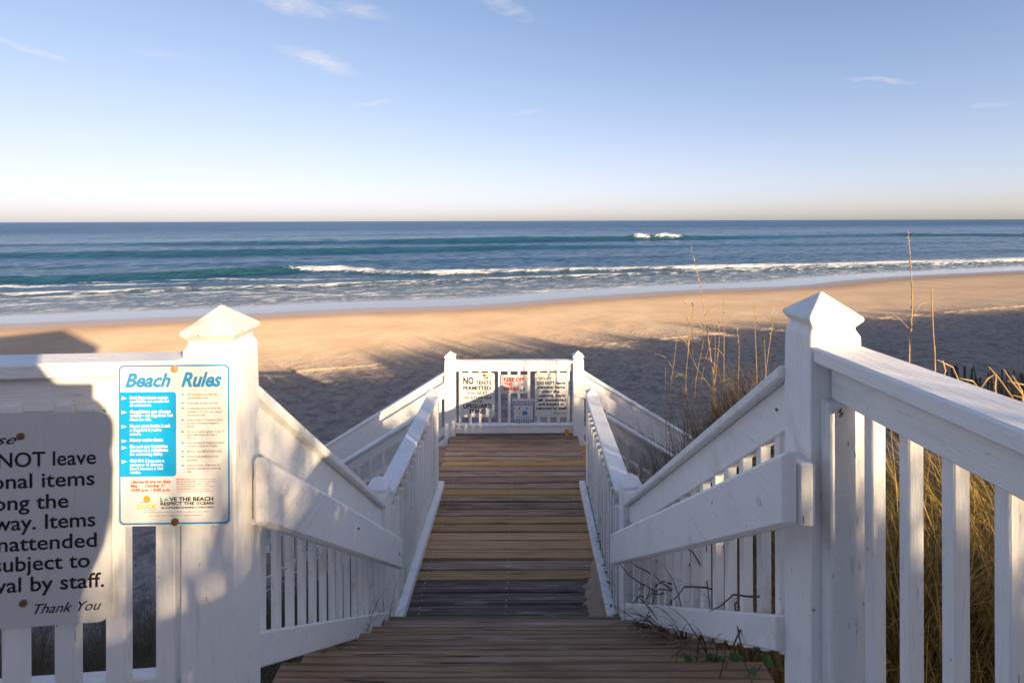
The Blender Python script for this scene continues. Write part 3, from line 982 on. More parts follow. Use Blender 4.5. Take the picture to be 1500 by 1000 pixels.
def flush_text():
    bpy.context.view_layer.update()
    dg = bpy.context.evaluated_depsgraph_get()
    CAPH = .685
    for (s, o, x0, x1, base, cap, mat, lev, align, name, ratio) in TEXT_JOBS:
        me = bpy.data.meshes.new_from_object(o.evaluated_get(dg))
        n = len(me.vertices)
        if n:
            v = np.empty(n * 3, np.float32); me.vertices.foreach_get('co', v); v = v.reshape(-1, 3)
            lo, hi = v[:, 0].min(), v[:, 0].max()
            ky = cap / CAPH
            kx = ky * ratio if x1 is None else (x1 - x0) / max(hi - lo, 1e-6)
            if x1 is None and align == 'c': sx = x0 - (hi - lo) * kx / 2
            else: sx = x0
            if cap >= 12: m = MB(); s.layers[(name, mat, lev, len(s.layers))] = m
            else: m = s.layers.setdefault((name, mat, lev), MB())
            m.add([s.at(sx + (p[0] - lo) * kx, base - p[1] * ky, .0010 * lev) for p in v], [tuple(q.vertices) for q in me.polygons])
        bpy.data.meshes.remove(me)
        cu = o.data
        bpy.data.objects.remove(o); bpy.data.curves.remove(cu)
    for s in SIGNS:
        for key, m in s.layers.items():
            name, mat = key[:2]
            me = bpy.data.meshes.new(name); b = WL[s.root.name]
            me.from_pydata([tuple(Vector(p) - b) for p in m.v], [], m.f); me.update()
            lo_ = obj(name, me, mat, s.root, at=b)
            if len(key) == 3 and name in ('lettering', 'fine_print', 'bullet', 'blue_bullet', 'icon', 'script_lettering', 'figure_emblem'): lo_['kind'] = 'stuff'


def sign_face(name, base, dirt=.5):
    t = NT(name)
    co = t.coord((1, 1, 1)); a = t.noise(co, 9, 5, .6); b = t.noise(t.coord((40, 40, 5)), 1, 4, .6); d = t.noise(co, 140, 2, .5)
    c = t.mix(t.math('MULTIPLY', t.rng(a, .5, .8), .35 * dirt), base, (.55, .52, .46))
    c = t.mix(t.math('MULTIPLY', t.rng(b, .58, .75), .28 * dirt), c, (.50, .46, .38))
    c = t.mix(t.math('MULTIPLY', t.rng(d, .74, .78), .6 * dirt), c, (.2, .17, .14))
    return t.fin(c, .38, t.bump(a, .06, .01), .45)


SIGN_WHITE = sign_face('enamel_white', (.74, .73, .70), .8)
SIGN_OLD = sign_face('enamel_old_white', (.62, .61, .59), 1.3)
INK = flat('black_ink', (.014, .014, .016), .5)
INK_GREY = flat('faded_tan_ink', (.25, .19, .14), .6)
INK_BLUE = flat('rules_blue', (.030, .27, .55), .42)
INK_PANEL = flat('panel_blue', (.010, .36, .72), .42)
INK_WHITE = flat('white_ink', (.82, .82, .82), .45)
INK_RED = flat('red_ink', (.62, .045, .022), .5)
INK_YEL = flat('yellow_ink', (.78, .50, .03), .5)
INK_ORANGE = flat('orange_ink', (.80, .35, .02), .5)
INK_NAVY = flat('navy_ink', (.022, .07, .22), .45)
INK_SKY = flat('pale_blue_ink', (.16, .40, .60), .5)
INK_GREEN = flat('green_ink', (.16, .45, .03), .5)

# --- beach rules sign on the newel post
g = Sign('beach_rules_sign', 'blue-bordered Beach Rules sign screwed to the left newel post', (171, 530, 338, 768), (1.372, 1.378), 9)
g.ring('border', g.rounded(173.6, 532.6, 335.6, 765.6, 7.5), g.rounded(176, 535, 333.2, 763.2, 5.5), INK_BLUE)
g.text('Beach', 183, 250, 564, 19, INK_BLUE, .034, .34, 2, name='title')
g.text('Rules', 265, 325, 564, 20, INK_BLUE, .034, .34, 2, name='title')
g.poly('blue_panel', g.rounded(176, 572, 257.5, 695.5, 5, 5, (1, 1, 0, 0)), INK_PANEL, 1)
left = [('Red flags mean ocean', 581.8, 190, 246, 1), ('conditions are unsafe for', 587.3, 190, 248, 0), ('all swimmers.', 592.8, 190, 222, 0),
        ('Conditions can change', 602.2, 190, 250, 1), ('quickly - no flag does not', 607.8, 190, 253, 1), ('mean no risk.', 613.6, 190, 221.5, 0),
        ('Know your limits & ask', 623.2, 190, 249.5, 1), ("a lifeguard if you're", 629, 190, 236, 0), ('unsure.', 634.8, 190, 207, 0),
        ('Never swim alone.', 643.6, 190, 239, 1),
        ('Do not use floatation', 653, 190, 245, 1), ('devices as a substitute', 658.6, 190, 246, 1), ('for swimming ability.', 664.2, 190, 238.5, 0),
        ('Call 911 if you see a', 674, 190, 240, 1), ('swimmer in distress.', 679.7, 190, 239, 0), ("Don't become a 2nd", 685.2, 190, 238, 0), ('victim.', 690.7, 190, 206, 0)]
for s_, b_, x0_, x1_, bo in left:
    g.text(s_, x0_, x1_, b_, 4.3, INK_WHITE, .045 if bo else .02, 0, 2)
for b_ in (580.5, 601, 622, 643, 652.5, 673):
    g.poly('bullet', [(178, b_ - 2.6), (186, b_), (178, b_ + 2.6)], INK_WHITE, 2)
right = [('Pets are welcome under the', 577.5, 318), ('control of the owner.', 582.5, 305.5), ('Please pick up after your pet.', 590.2, 319), ('Unattended personal items left', 597.8, 322.5),
         ('between 7 p.m. & 5 a.m. will be', 603, 324.5), ('removed by staff.', 607.8, 300), ("Keep at least 17' between dunes", 614.8, 326), ('& tents and around lifeguard', 619.6, 319), ('stands.', 624.4, 284.5),
         ("Do not tie tents together. Keep 17'", 632, 328), ('apart. Maximum tent size is', 636.6, 317.5), ("12'x12'", 641.2, 284), ('Use walkways & designated beach', 648.3, 328), ('accesses. Dunes are fragile.', 652.8, 318.5),
         ('Monitor and refill all beach holes.', 660.8, 325.5), ('Fireworks & bonfires are not', 668.4, 319), ('permitted.', 673.4, 289), ('Leave no trace - Help keep our', 681, 322.5), ('beaches beautiful by removing', 685.8, 322.5), ('litter.', 690.4, 280)]
for s_, b_, x1_ in right:
    g.text(s_, 273.5, x1_, b_, 3.1, INK_GREY, .012, 0, 1)
for b_ in (576, 588.6, 596.2, 613.3, 630.5, 646.8, 659.5, 667, 679.8):
    g.poly('blue_bullet', [(265.3, b_ - 1.5), (270, b_), (265.3, b_ + 1.5)], INK_BLUE, 1)
for s_, b_, x1_ in (('Lifeguards are on duty', 705, 249.5), ('May 1 - October 31', 711, 240), ('10:00 a.m. - 6:00 p.m.', 717, 248.5)):
    g.text(s_, 190.6, x1_, b_, 4.3, INK_RED, .035, 0, 1)
for i, x1_ in enumerate((278, 285, 279, 285, 278)):
    b_ = 701 + i * 3.5
    g.marks(257.5, x1_, b_, 1.7, INK_RED)
    g.marks(x1_ + 2, (316, 316, 307, 314, 306)[i], b_, 1.0, INK_GREY)
g.marks(259, 311.5, 718.6, 1.0, INK_GREY)
g.poly('sun_emblem', [(214 + 5.2 * math.cos(q * .3142), 728.4 + 5.2 * math.sin(q * .3142)) for q in range(20)], INK_ORANGE, 1)
g.poly('wave_emblem', [(200, 733.5), (206, 731.5), (212, 732.6), (219, 731.6), (225, 732.3), (219, 732.6), (212, 733.8), (206, 732.6)], INK_SKY, 2)
g.text('DUCK', 200.5, 228, 742.6, 6, INK_YEL, .03, 0, 1)
g.marks(209, 228, 745.3, 1.0, INK_SKY)
g.text('L', 234, 237.6, 731.8, 5.5, INK, .035); g.text('VE THE BEACH', 247, 311.5, 731.8, 5.5, INK, .035)
g.poly('umbrella_emblem', [(239, 731.3)] + [(242.3 + 3.3 * math.cos(R(180 + q * 18)), 730.6 + 2.8 * math.sin(R(180 + q * 18))) for q in range(11)] + [(245.6, 731.3)], INK_SKY, 1)
g.text('RESPECT THE', 234, 283.5, 737.6, 4.4, INK, .035); g.text('CEAN', 292, 311.5, 737.6, 4.4, INK, .035)
cq = [(math.cos(q * .5236), math.sin(q * .5236)) for q in range(12)]
g.ring('lifebuoy_emblem', [(289 + 2.5 * a_, 735.4 + 2.5 * b_) for a_, b_ in cq], [(289 + 1.2 * a_, 735.4 + 1.2 * b_) for a_, b_ in cq], INK_RED)
g.text('#LOVETHEBEACHRESPECTTHEOCEAN', 235, 311.5, 742.6, 2.5, INK, .03)
g.text("Text 'OBXBeachConditions' to 77295 to sign up for text alerts", 205.5, 305.5, 748.6, 2.0, INK_GREY)
g.text('from Outer Banks lifeguards on beach conditions', 216, 294.5, 753.6, 2.0, INK_GREY)
g.screw(255.6, 538.5, .0095, flat('rusty_washer', (.50, .27, .10), .6)); g.screw(255.3, 762, .0095)


def please_sign(fr, dep, label, lines, rad, screws, base, bold, cap, ccap, script, old):
    q = Sign('notice_sign', label, fr, dep, rad, base=old)
    for s_, x0_, x1_, b_ in lines:
        q.text(s_, x0_, x1_, b_, cap, INK, bold)
    for s_, x0_, x1_, b_ in script:
        q.text(s_, x0_, x1_, b_, ccap, INK, .004, .45, name='script_lettering')
    for x_, y_, r_ in screws: q.screw(x_, y_, r_)
    return q


# --- large notice on the left platform railing (cut by the frame)
please_sign((-96, 603, 162, 916), (1.352, 1.392), 'large worn white notice asking not to leave items, at far left',
            [('DO NOT leave', -66, 139, 681), ('personal items', -80, 137, 712), ('along the', -37, 98, 743.5), ('walkway. Items', -78, 138, 773),
             ('left unattended', -82, 140, 803.5), ('are subject to', -70, 129.5, 833), ('removal by staff.', -88, 151, 863.5)], 22,
            [(28, 636, .009), (31, 880, .009), (-60, 636, .009)], 0, .010, 21, 14, [('Please', -62, 22, 647), ('Thank You', 47, 147, 897)], SIGN_OLD)
# --- notices on the end railing
z5 = lambda x, y: (640 + x / 6.25, 500 + y / 6.25)
YG = 6.672


def zr(x0, y0, x1, y1): return (*z5(x0, y0), *z5(x1, y1))


g = Sign('tents_notice', 'white NO TENTS notice with four coloured squares, left on the end railing', zr(212, 287, 525, 690), (YG, YG), 3)
for s_, x0_, x1_, b_, c_, bo in (('NO', 237, 332, 388, 62, .035), ('TENTS', 348, 495, 392, 31, .03), ('PERMITTED', 237, 492, 442, 34, .035), ('WITHIN', 265, 347, 482, 18, .025), ('50 FT.', 362, 468, 487, 32, .016),
                                 ('ON EITHER SIDE', 237, 497, 525, 24, .025), ('OF THE', 323, 410, 558, 22, .02), ('LIFEGUARD', 237, 496, 608, 38, .035), ('STAND', 290, 442, 656, 36, .035)):
    a_, b2 = z5(x0_, b_); c2, _ = z5(x1_, b_)
    g.text(s_, a_, c2, b2, c_ / 6.25, INK, bo)
for nm, (x_, y_), m_ in (('red_square', (417, 297), INK_RED), ('yellow_square', (444, 297), INK_YEL), ('blue_square', (417, 321), INK_SKY), ('green_square', (444, 321), INK_GREEN)):
    p0 = z5(x_, y_); p1 = z5(x_ + 24, y_ + 21)
    g.poly(nm, [p0, (p1[0], p0[1]), p1, (p0[0], p1[1])], m_)
g.screw(*z5(368, 330), .005); g.screw(*z5(515, 296), .005)

g = Sign('dunes_notice', 'small white KEEP OFF THE DUNES notice in red letters on the end railing', zr(583, 306, 825, 474), (YG - .004, YG - .004), 1)
g.ring('thin_border', g.rounded(*z5(592, 314), *z5(816, 466), 1), g.rounded(*z5(595, 317), *z5(813, 463), .8), INK_GREY)
for s_, x0_, x1_, b_ in (('KEEP OFF', 607, 800, 362), ('THE', 607, 686, 405), ('DUNES', 607, 750, 448)):
    a_, b2 = z5(x0_, b_); c2, _ = z5(x1_, b_)
    g.text(s_, a_, c2, b2, 31 / 6.25, INK_RED, .045)
g.poly('shell_emblem', [(z5(778, 392)[0] + 2.6 * math.cos(q * .5236), z5(778, 392)[1] + 2.4 * math.sin(q * .5236)) for q in range(12)], flat('pale_tan_ink', (.55, .42, .35), .5))
g.poly('grass_emblem', [z5(752, 452), z5(785, 440), z5(800, 418), z5(803, 430), z5(788, 448), z5(760, 456)], INK)

g = Sign('info_notice', 'small square blue-bordered notice with pictograms, lowest on the end railing', zr(686, 546, 884, 744), (YG - .004, YG - .004), 1.5)
g.ring('border', g.rounded(*z5(689, 549), *z5(881, 741), 1.2), g.rounded(*z5(696, 556), *z5(874, 734), .8), INK_NAVY)
a_, b2 = z5(703, 577); g.marks(a_, z5(868, 0)[0], b2, 2.0, INK_NAVY)
a_, b2 = z5(703, 588); g.marks(a_, z5(868, 0)[0], b2, 1.3, INK_BLUE)
for x_ in (750, 817):
    p = z5(x_, 612); g.poly('figure_emblem', [(p[0] + .9 * math.cos(q * .5236), p[1] + 2.0 * math.sin(q * .5236)) for q in range(12)], INK_NAVY)
p = z5(800, 655); g.poly('centre_emblem', g.rounded(p[0] - 3.7, p[1] - 2.8, p[0] + 3.7, p[1] + 2.8, 1.2), INK_BLUE)
p = z5(752, 658); g.poly('figure_emblem', [(p[0] - .35, p[1] - 1.4), (p[0] + .35, p[1] - 1.4), (p[0] + .35, p[1] + 1.4), (p[0] - .35, p[1] + 1.4)], INK_GREY)
a_, b2 = z5(718, 700); g.marks(a_, z5(850, 0)[0], b2, 1.5, INK_BLUE)
for k in range(8):
    p = z5(709 + k * 21, 719); g.poly('icon', g.rounded(p[0] - 1.05, p[1] - 1.05, p[0] + 1.05, p[1] + 1.05, .4, 2), INK_NAVY if k % 3 else INK_BLUE)
bd = Sign('backing_board', 'narrow pale board fixed above the blue-bordered notice', zr(686, 521, 892, 546), (YG + .002, YG + .002), .3, cat='board')
bd.poly('board_face', bd.rounded(*z5(687, 522), *z5(891, 545), .3), SIGN_OLD)

please_sign(zr(893, 287, 1197, 692), (YG, YG), 'white notice asking not to leave items, right on the end railing',
            [(s_, z5(a_, 0)[0], z5(c_, 0)[0], z5(0, b_)[1]) for s_, a_, c_, b_ in
             (('DO NOT leave', 912, 1170, 392), ('personal items', 917, 1168, 430), ('along the', 960, 1118, 469), ('walkway. Items', 920, 1173, 507),
              ('left unattended', 917, 1175, 547), ('are subject to', 930, 1162, 584), ('removal by staff.', 905, 1188, 623))], 3,
            [(*z5(1043, 333), .004), (*z5(1043, 643), .005)], 0, .035, 25 / 6.25, 3.0,
            [('Please', z5(912, 0)[0], z5(1035, 0)[0], z5(0, 345)[1]), ('Thank You', z5(1062, 0)[0], z5(1182, 0)[0], z5(0, 664)[1])], SIGN_WHITE)
flush_text()
# small orange tag at the foot of the right end post
p = pix(829.5, 634.5, 6.64)
tgm = MB().box(p.x - .026, p.x + .026, 6.64, 6.648, p.z - .05, p.z + .045)
tg = tag(obj('reflector_tag', tgm.mesh('tag', .002), flat('amber_reflector', (.75, .33, .02), .35)), 'small amber reflector tag low on the end railing by the right post', 'reflector')
# ------------------------------------------------------------------ dune plants
def ground(x, y): return float(height(np.array([x]), np.array([y]))[0])


def grass_mat(name, a, b, c):
    t = NT(name)
    f = t.attr('tint').outputs['Fac']
    col = t.ramp(f, [(0, a), (.5, b), (1, c)])
    t.b.inputs['Subsurface Weight'].default_value = 0
    return t.fin(col, .62, None, .25)


GRASS = grass_mat('dune_grass', (.050, .048, .016), (.40, .250, .062), (.72, .470, .13))
GRASS_DARK = grass_mat('dune_grass_brown', (.060, .055, .028), (.125, .088, .050), (.24, .165, .085))


def blades(name, label, base, length, lean, width, mat, seed=1, segs=4, droop=.55, kind='stuff', cat='grass', group=None, tint=None, heading=None):
    """ribbons: base (n,3), length (n,), lean (n,) radians from upright"""
    r = np.random.default_rng(seed)
    n = len(base)
    az = r.uniform(0, 2 * np.pi, n) if heading is None else heading
    wd = az + np.pi / 2 + r.uniform(-.6, .6, n)
    pts = np.zeros((n, segs + 1, 3)); pts[:, 0] = base
    ang = lean.copy()
    for k in range(segs):
        st = length / segs
        pts[:, k + 1, 0] = pts[:, k, 0] + np.cos(az) * np.sin(ang) * st
        pts[:, k + 1, 1] = pts[:, k, 1] + np.sin(az) * np.sin(ang) * st
        pts[:, k + 1, 2] = pts[:, k, 2] + np.cos(ang) * st
        ang = ang + droop * r.uniform(.2, 1.3, n) * (k + 1) / segs
    w = width[:, None] * np.linspace(1, .12, segs + 1)[None] / 2
    off = np.stack([np.cos(wd)[:, None] * w, np.sin(wd)[:, None] * w, 0 * w], -1)
    v = np.stack([pts - off, pts + off], 2).reshape(-1, 3)
    b0 = (np.arange(n) * (segs + 1) * 2)[:, None] + np.arange(segs)[None] * 2
    q = np.stack([b0, b0 + 1, b0 + 3, b0 + 2], -1).reshape(-1, 4)
    me = bpy.data.meshes.new(name)
    me.vertices.add(len(v)); me.vertices.foreach_set('co', v.astype(np.float32).ravel())
    me.loops.add(q.size); me.loops.foreach_set('vertex_index', q.astype(np.int32).ravel())
    me.polygons.add(len(q)); me.polygons.foreach_set('loop_start', np.arange(0, q.size, 4, dtype=np.int32))
    me.update(calc_edges=True)
    tt = (r.uniform(0, 1, n) if tint is None else tint)
    at = me.attributes.new('tint', 'FLOAT', 'POINT'); at.data.foreach_set('value', np.repeat(tt, (segs + 1) * 2).astype(np.float32))
    return tag(obj(name, me, mat), label, cat, group, kind)


def tufts(regions, seed):
    """scatter blades in tufts: regions of (x0, x1, y0, y1, tufts, blades per tuft, len lo, len hi)"""
    r = np.random.default_rng(seed); B = []; Ln = []; Le = []
    for x0, x1, y0, y1, nt, nb, l0, l1 in regions:
        cx_ = r.uniform(x0, x1, nt); cy_ = r.uniform(y0, y1, nt)
        for a, b in zip(cx_, cy_):
            k = max(3, int(nb * r.uniform(.5, 1.5)))
            px_ = a + r.normal(0, .05, k); py_ = b + r.normal(0, .05, k)
            B.append(np.stack([px_, py_, height(px_, py_) - .02], -1)); Ln.append(r.uniform(l0, l1, k) * r.uniform(.7, 1.1)); Le.append(np.abs(r.normal(.12, .28, k)))
    return np.concatenate(B), np.concatenate(Ln), np.concatenate(Le)


B, Ln, Le = tufts([(1.5, 3.9, 1.9, 3.7, 700, 22, .6, 1.25), (1.12, 1.9, .2, 1.9, 330, 20, .22, .5), (1.7, 3.2, .2, 1.8, 240, 20, .25, .5), (1.05, 1.6, 1.6, 3.2, 170, 14, .25, .6), (1.3, 3.2, -1.6, .4, 160, 20, .2, .45), (3.7, 7.0, .5, 4.0, 200, 16, .3, .7)], 11)
r_ = np.random.default_rng(3)
blades('dune_grass', 'golden dune grass beyond the right-hand platform railing', B, Ln, Le, r_.uniform(.004, .009, len(B)), GRASS, 12, 5, .5)
B, Ln, Le = tufts([(1.25, 2.9, 3.7, 4.95, 420, 18, .3, .8), (1.02, 1.5, 4.0, 5.05, 90, 12, .7, 1.3), (2.0, 4.2, 4.6, 6.4, 60, 14, .4, .9)], 21)
blades('dune_grass', 'dark tangled dune grass on the mound right of the steps', B, Ln, Le, r_.uniform(.003, .007, len(B)), GRASS_DARK, 22, 5, .6)
B, Ln, Le = tufts([(-3.2, -1.02, 1.66, 2.9, 300, 16, .25, .62), (-5.5, -1.06, 2.7, 4.2, 700, 18, .3, .75), (-5.5, -1.2, 3.9, 5.2, 700, 18, .5, 1.0), (-1.3, -.98, 1.8, 3.4, 60, 9, .2, .45), (-4.5, -2.5, 1.7, 3.2, 70, 12, .3, .6)], 31)
blades('dune_grass', 'dark dune grass below the left platform railing', B, Ln, Le, r_.uniform(.003, .006, len(B)), GRASS_DARK, 32, 5, .6)
B, Ln, Le = tufts([(8.0, 18, 8.5, 12.8, 900, 12, .5, 1.3), (6, 9, 5, 8, 40, 9, .5, 1.0)], 41)
blades('dune_grass', 'sparse dune grass around the sand fence at far right', B, Ln, Le, r_.uniform(.011, .020, len(B)), GRASS_DARK, 42, 4, .4)
# grass and scrub crowning the ridge behind the viewer
rr = np.random.default_rng(5); n = 15000
ra = rr.uniform(-4, 75, n); ra = np.where(rr.uniform(0, 1, n) < .35, rr.uniform(-3, 12, n), ra); rb = -5 + rr.normal(0, .8, n)
clump = fbm(ra * .9, rb * .9, 55)
keep = (clump > .40) & ~((ra > 4.1) & (ra < 5.9) & (rr.uniform(0, 1, n) < .92)); ra, rb, clump = ra[keep], rb[keep], clump[keep]
gx = ra * TX + rb * NX; gy = ra * TY + rb * NY
B = np.stack([gx, gy, height(gx, gy) - .03], -1)
blades('dune_grass', 'scrubby grass along the dune ridge behind the viewer', B, rr.uniform(.4, 1.0, len(B)) * (clump * 1.9), np.abs(rr.normal(.1, .25, len(B))), rr.uniform(.02, .05, len(B)), GRASS, 52, 3, .4)


# tall sea oats: stem with a drooping seed head
def sea_oat(pts, depth, label, head=0, r0=.0042, twig=0, group=None, bend=0.):
    P = [pix(x, y, depth) for x, y in pts]
    b = P[0]; gz = ground(b.x, b.y)
    if b.z > gz: P = [Vector((b.x + random.uniform(-.03, .03), b.y, gz - .03))] + P
    o = thing('sea_oat', label, 'grass stalk', P[0], group)
    # resample smoothly
    Q = []
    for i in range(len(P) - 1):
        p0 = P[max(i - 1, 0)]; p1 = P[i]; p2 = P[i + 1]; p3 = P[min(i + 2, len(P) - 1)]
        for k in range(4):
            u = k / 4
            Q.append(.5 * ((2 * p1) + (p2 - p0) * u + (2 * p0 - 5 * p1 + 4 * p2 - p3) * u * u + (3 * p1 - p0 - 3 * p2 + p3) * u ** 3))
    Q.append(P[-1])
    n = len(Q)
    part('stem', MB().tube(Q, [r0 * (1 - .72 * i / (n - 1)) for i in range(n)], 5), STALK, o, 0, True)
    if head:
        m = MB(); total = sum((Q[i + 1] - Q[i]).length for i in range(n - 1)); acc = 0
        for i in range(n - 1):
            acc += (Q[i + 1] - Q[i]).length
            if acc < total * (1 - head): continue
            for k in range(4):
                c = Q[i].lerp(Q[i + 1], random.random())
                d = Vector((random.uniform(-.6, .6), random.uniform(-.6, .6), random.uniform(.5, 1.0))).normalized()
                L = random.uniform(.012, .026)
                sd_ = d.cross(Vector((random.uniform(-1, 1), random.uniform(-1, 1), .2))).normalized() * random.uniform(.003, .006)
                m.add([c, c + d * L * .5 + sd_, c + d * L, c + d * L * .5 - sd_], [(0, 1, 2), (0, 2, 3)])
        part('seed_head', m, STALK, o, 0)
    for _ in range(twig):
        i = random.randint(n // 4, n - n // 3)
        d = Vector((random.choice((-1, 1)) * random.uniform(.5, 1), random.uniform(-.3, .3), .4)).normalized()
        L = random.uniform(.10, .26); c = Q[i]
        part('dry_leaf', MB().tube([c, c + d * L * .4 + Vector((0, 0, L * .25)), c + d * L * .8 + Vector((0, 0, L * .15)), c + d * L - Vector((0, 0, L * .25))], [.0026, .0024, .0018, .0008], 4), STALK, o, 0, True)
    return o


t = NT('dry_stalk'); nz = t.noise(t.coord((1, 1, 1), rand=True), 14, 3)
STALK = t.fin(t.mix(t.rng(nz, .3, .7), (.36, .225, .085), (.56, .39, .19)), .6, None, .25)
OATS = [([(1048, 600), (1037.5, 501), (1028, 434), (1023, 408), (1011.5, 361)], 4.9, 'tallest leaning sea oat stalk crossing the surf, right of the steps', .5, .0055, 2),
        ([(1059.6, 597), (1060, 500), (1059.6, 405)], 4.8, 'straight upright sea oat stalk beside the tallest leaning one', .2, .0050, 1),
        ([(1002, 592), (1009, 486), (1002, 438)], 4.9, None, .25, .0046, 2), ([(1013, 590), (1014.5, 467), (1014, 445)], 4.7, None, .2, .0048, 1),
        ([(981, 590), (987, 530), (992, 484)], 4.9, None, 0, .0036, 2), ([(974, 592), (974.6, 538)], 4.8, None, 0, .003, 0),
        ([(1080, 586), (1082, 512), (1078.6, 480)], 4.6, 'short dark-tipped sea oat stalk between the cluster and the newel post', .2, .0036, 0),
        ([(1108, 568), (1106, 496), (1104, 445)], 4.5, 'thin sea oat stalk with a hooked leaf, near the right newel post', .12, .0044, 1),
        ([(1120, 560), (1131, 475), (1132.5, 445)], 4.5, None, .2, .0044, 0), ([(1121, 560), (1119, 496)], 4.6, None, 0, .0044, 0),
        ([(1016, 592), (1030, 500), (1034, 470)], 4.9, None, 0, .0044, 1), ([(1045, 590), (1053, 500), (1052, 470)], 4.8, None, .3, .0046, 2),
        ([(1022, 592), (1045, 480)], 4.9, None, 0, .0036, 1), ([(1046, 594), (1020, 540), (1001, 497)], 4.9, None, 0, .0036, 0), ([(1006, 594), (1004, 555), (1012, 480)], 4.8, None, 0, .0040, 2),
        ([(1043, 592), (1047, 520), (1046, 472)], 4.7, None, 0, .0040, 1),
        ([(1331, 535), (1334, 480), (1336, 441), (1334, 395), (1330, 340)], 3.4, 'tall sea oat with a heavy seed head right of the newel post', .52, .0058, 2),
        ([(1369, 550), (1367, 500), (1364.6, 438), (1366, 424)], 3.3, 'thick headless stalk rising behind the right-hand rail', 0, .0062, 0),
        ([(1490, 545), (1492, 500), (1491, 465)], 6.0, 'thin bare stalk at the right edge of the view', 0, .0035, 0)]
for pts, dep, lab, hd, r0, tw in OATS:
    sea_oat(pts, dep, lab or 'slender golden sea oat stalk in the cluster right of the steps', hd, r0, tw, None if lab else 'golden sea oat cluster')

# broken dry stems leaning behind the right-hand rail
TW = thing('dry_brush', 'tangle of broken golden stems behind the right-hand rail', 'brush', (2.6, 2.9, ground(2.6, 2.9)))
for pts in ([(1372, 529), (1395, 540), (1402, 556)], [(1405, 556), (1424, 560), (1436, 575)], [(1436, 570), (1446, 556), (1458, 549)], [(1447, 539), (1462, 556), (1482, 584)],
            [(1458, 556), (1456, 570), (1461, 588)], [(1469, 543), (1482, 562), (1497, 580)], [(1475, 560), (1500, 566), (1520, 570)], [(1482, 552), (1496, 575), (1500, 600)],
            [(1478, 580), (1500, 585), (1530, 575)], [(1380, 530), (1384, 545), (1379, 560)]):
    P = [pix(x, y, 2.9) for x, y in pts]
    e = P[-1]; P.append(Vector((e.x + random.uniform(-.05, .1), e.y, e.z - .35)))
    part('stem', MB().tube(P, [.005, .005, .0045, .003], 5), STALK, TW, 0, True)

# weeds at the stair railings
t = NT('vine_stem'); nz = t.noise(t.coord((1, 1, 1)), 30, 3)
VINE = t.fin(t.mix(t.rng(nz, .3, .7), (.085, .050, .028), (.20, .130, .070)), .7, None, .2)
BLADE = flat('dark_green_blade', (.040, .050, .022), .55, .3)
LEAF = flat('green_leaf', (.060, .13, .022), .45, .4)


def tuft_thing(name, label, cat, base, n, l0, l1, mat, lean=.5, seed=1, w=.0045, droop=.7, heading=None):
    r = np.random.default_rng(seed)
    bp = np.array(base)[None] + r.normal(0, .018, (n, 3)) * np.array([1, 1, .2])
    hd = None if heading is None else heading + r.normal(0, .9, n)
    o = blades(name, label, bp, r.uniform(l0, l1, n), np.abs(r.normal(lean, .3, n)), np.full(n, w), mat, seed, 6, droop, None, cat, None, None, hd)
    return o


tuft_thing('weed_tuft', 'small wiry grass tuft on the bottom rail left of the steps', 'weed', (-.80, 2.82, .50), 16, .16, .36, GRASS_DARK, .45, 61)
tuft_thing('weed_tuft', 'wiry grass tuft at the foot of the left stair railing', 'weed', (-.79, 3.18, .22), 24, .16, .42, GRASS_DARK, .5, 62)
tuft_thing('weed_tuft', 'dark blades hanging over the right kerb of the walk', 'weed', (.80, 3.62, .02), 30, .25, .60, GRASS_DARK, .5, 63, heading=2.6)
tuft_thing('weed_tuft', 'dark green blades standing inside the right stair railing', 'weed', (.90, 2.02, .95), 18, .3, .75, GRASS_DARK, .25, 64, .006)
for k, (yy, zz, nn) in enumerate(((2.95, .42, 11), (2.65, .62, 13), (2.38, .80, 14), (2.12, .95, 11))):
    tuft_thing('dry_weed', ('dry weed lowest on the right stair bottom rail', 'dry weed second lowest on the right stair bottom rail',
                            'dry weed drooping midway along the right stair bottom rail', 'dry weed drooping highest on the right stair bottom rail')[k], 'weed',
               (.815 - .04 * (yy - 1.6), yy, zz + .02), nn, .14, .40, GRASS_DARK, .9, 70 + k, .008, .75, 3.3)
vn = thing('vine', 'brown trailing vine stems hanging through the right stair railing', 'vine', (.8, 2.5, .6))
rv = random.Random(4)
for k in range(46):
    f = rv.random(); yy = 1.75 + 1.5 * f; x0 = .84 - .042 * (yy - 1.6); zb = 1.45 - .715 * (yy - 1.6)
    z0 = zb + (rv.uniform(.02, .16) if k % 3 else rv.uniform(.1, .5))
    P = [Vector((x0 + .06, yy, z0))]
    d = Vector((rv.uniform(-.035, .0), rv.uniform(-.06, .06), rv.uniform(-.03, .05)))
    for q in range(6):
        P.append(P[-1] + d); d += Vector((rv.uniform(-.018, .02), rv.uniform(-.03, .03), rv.uniform(-.03, .012)))
    part('stem', MB().tube(P, [.0042, .0042, .0038, .0034, .003, .0024, .0014], 4), VINE, vn, 0, True)


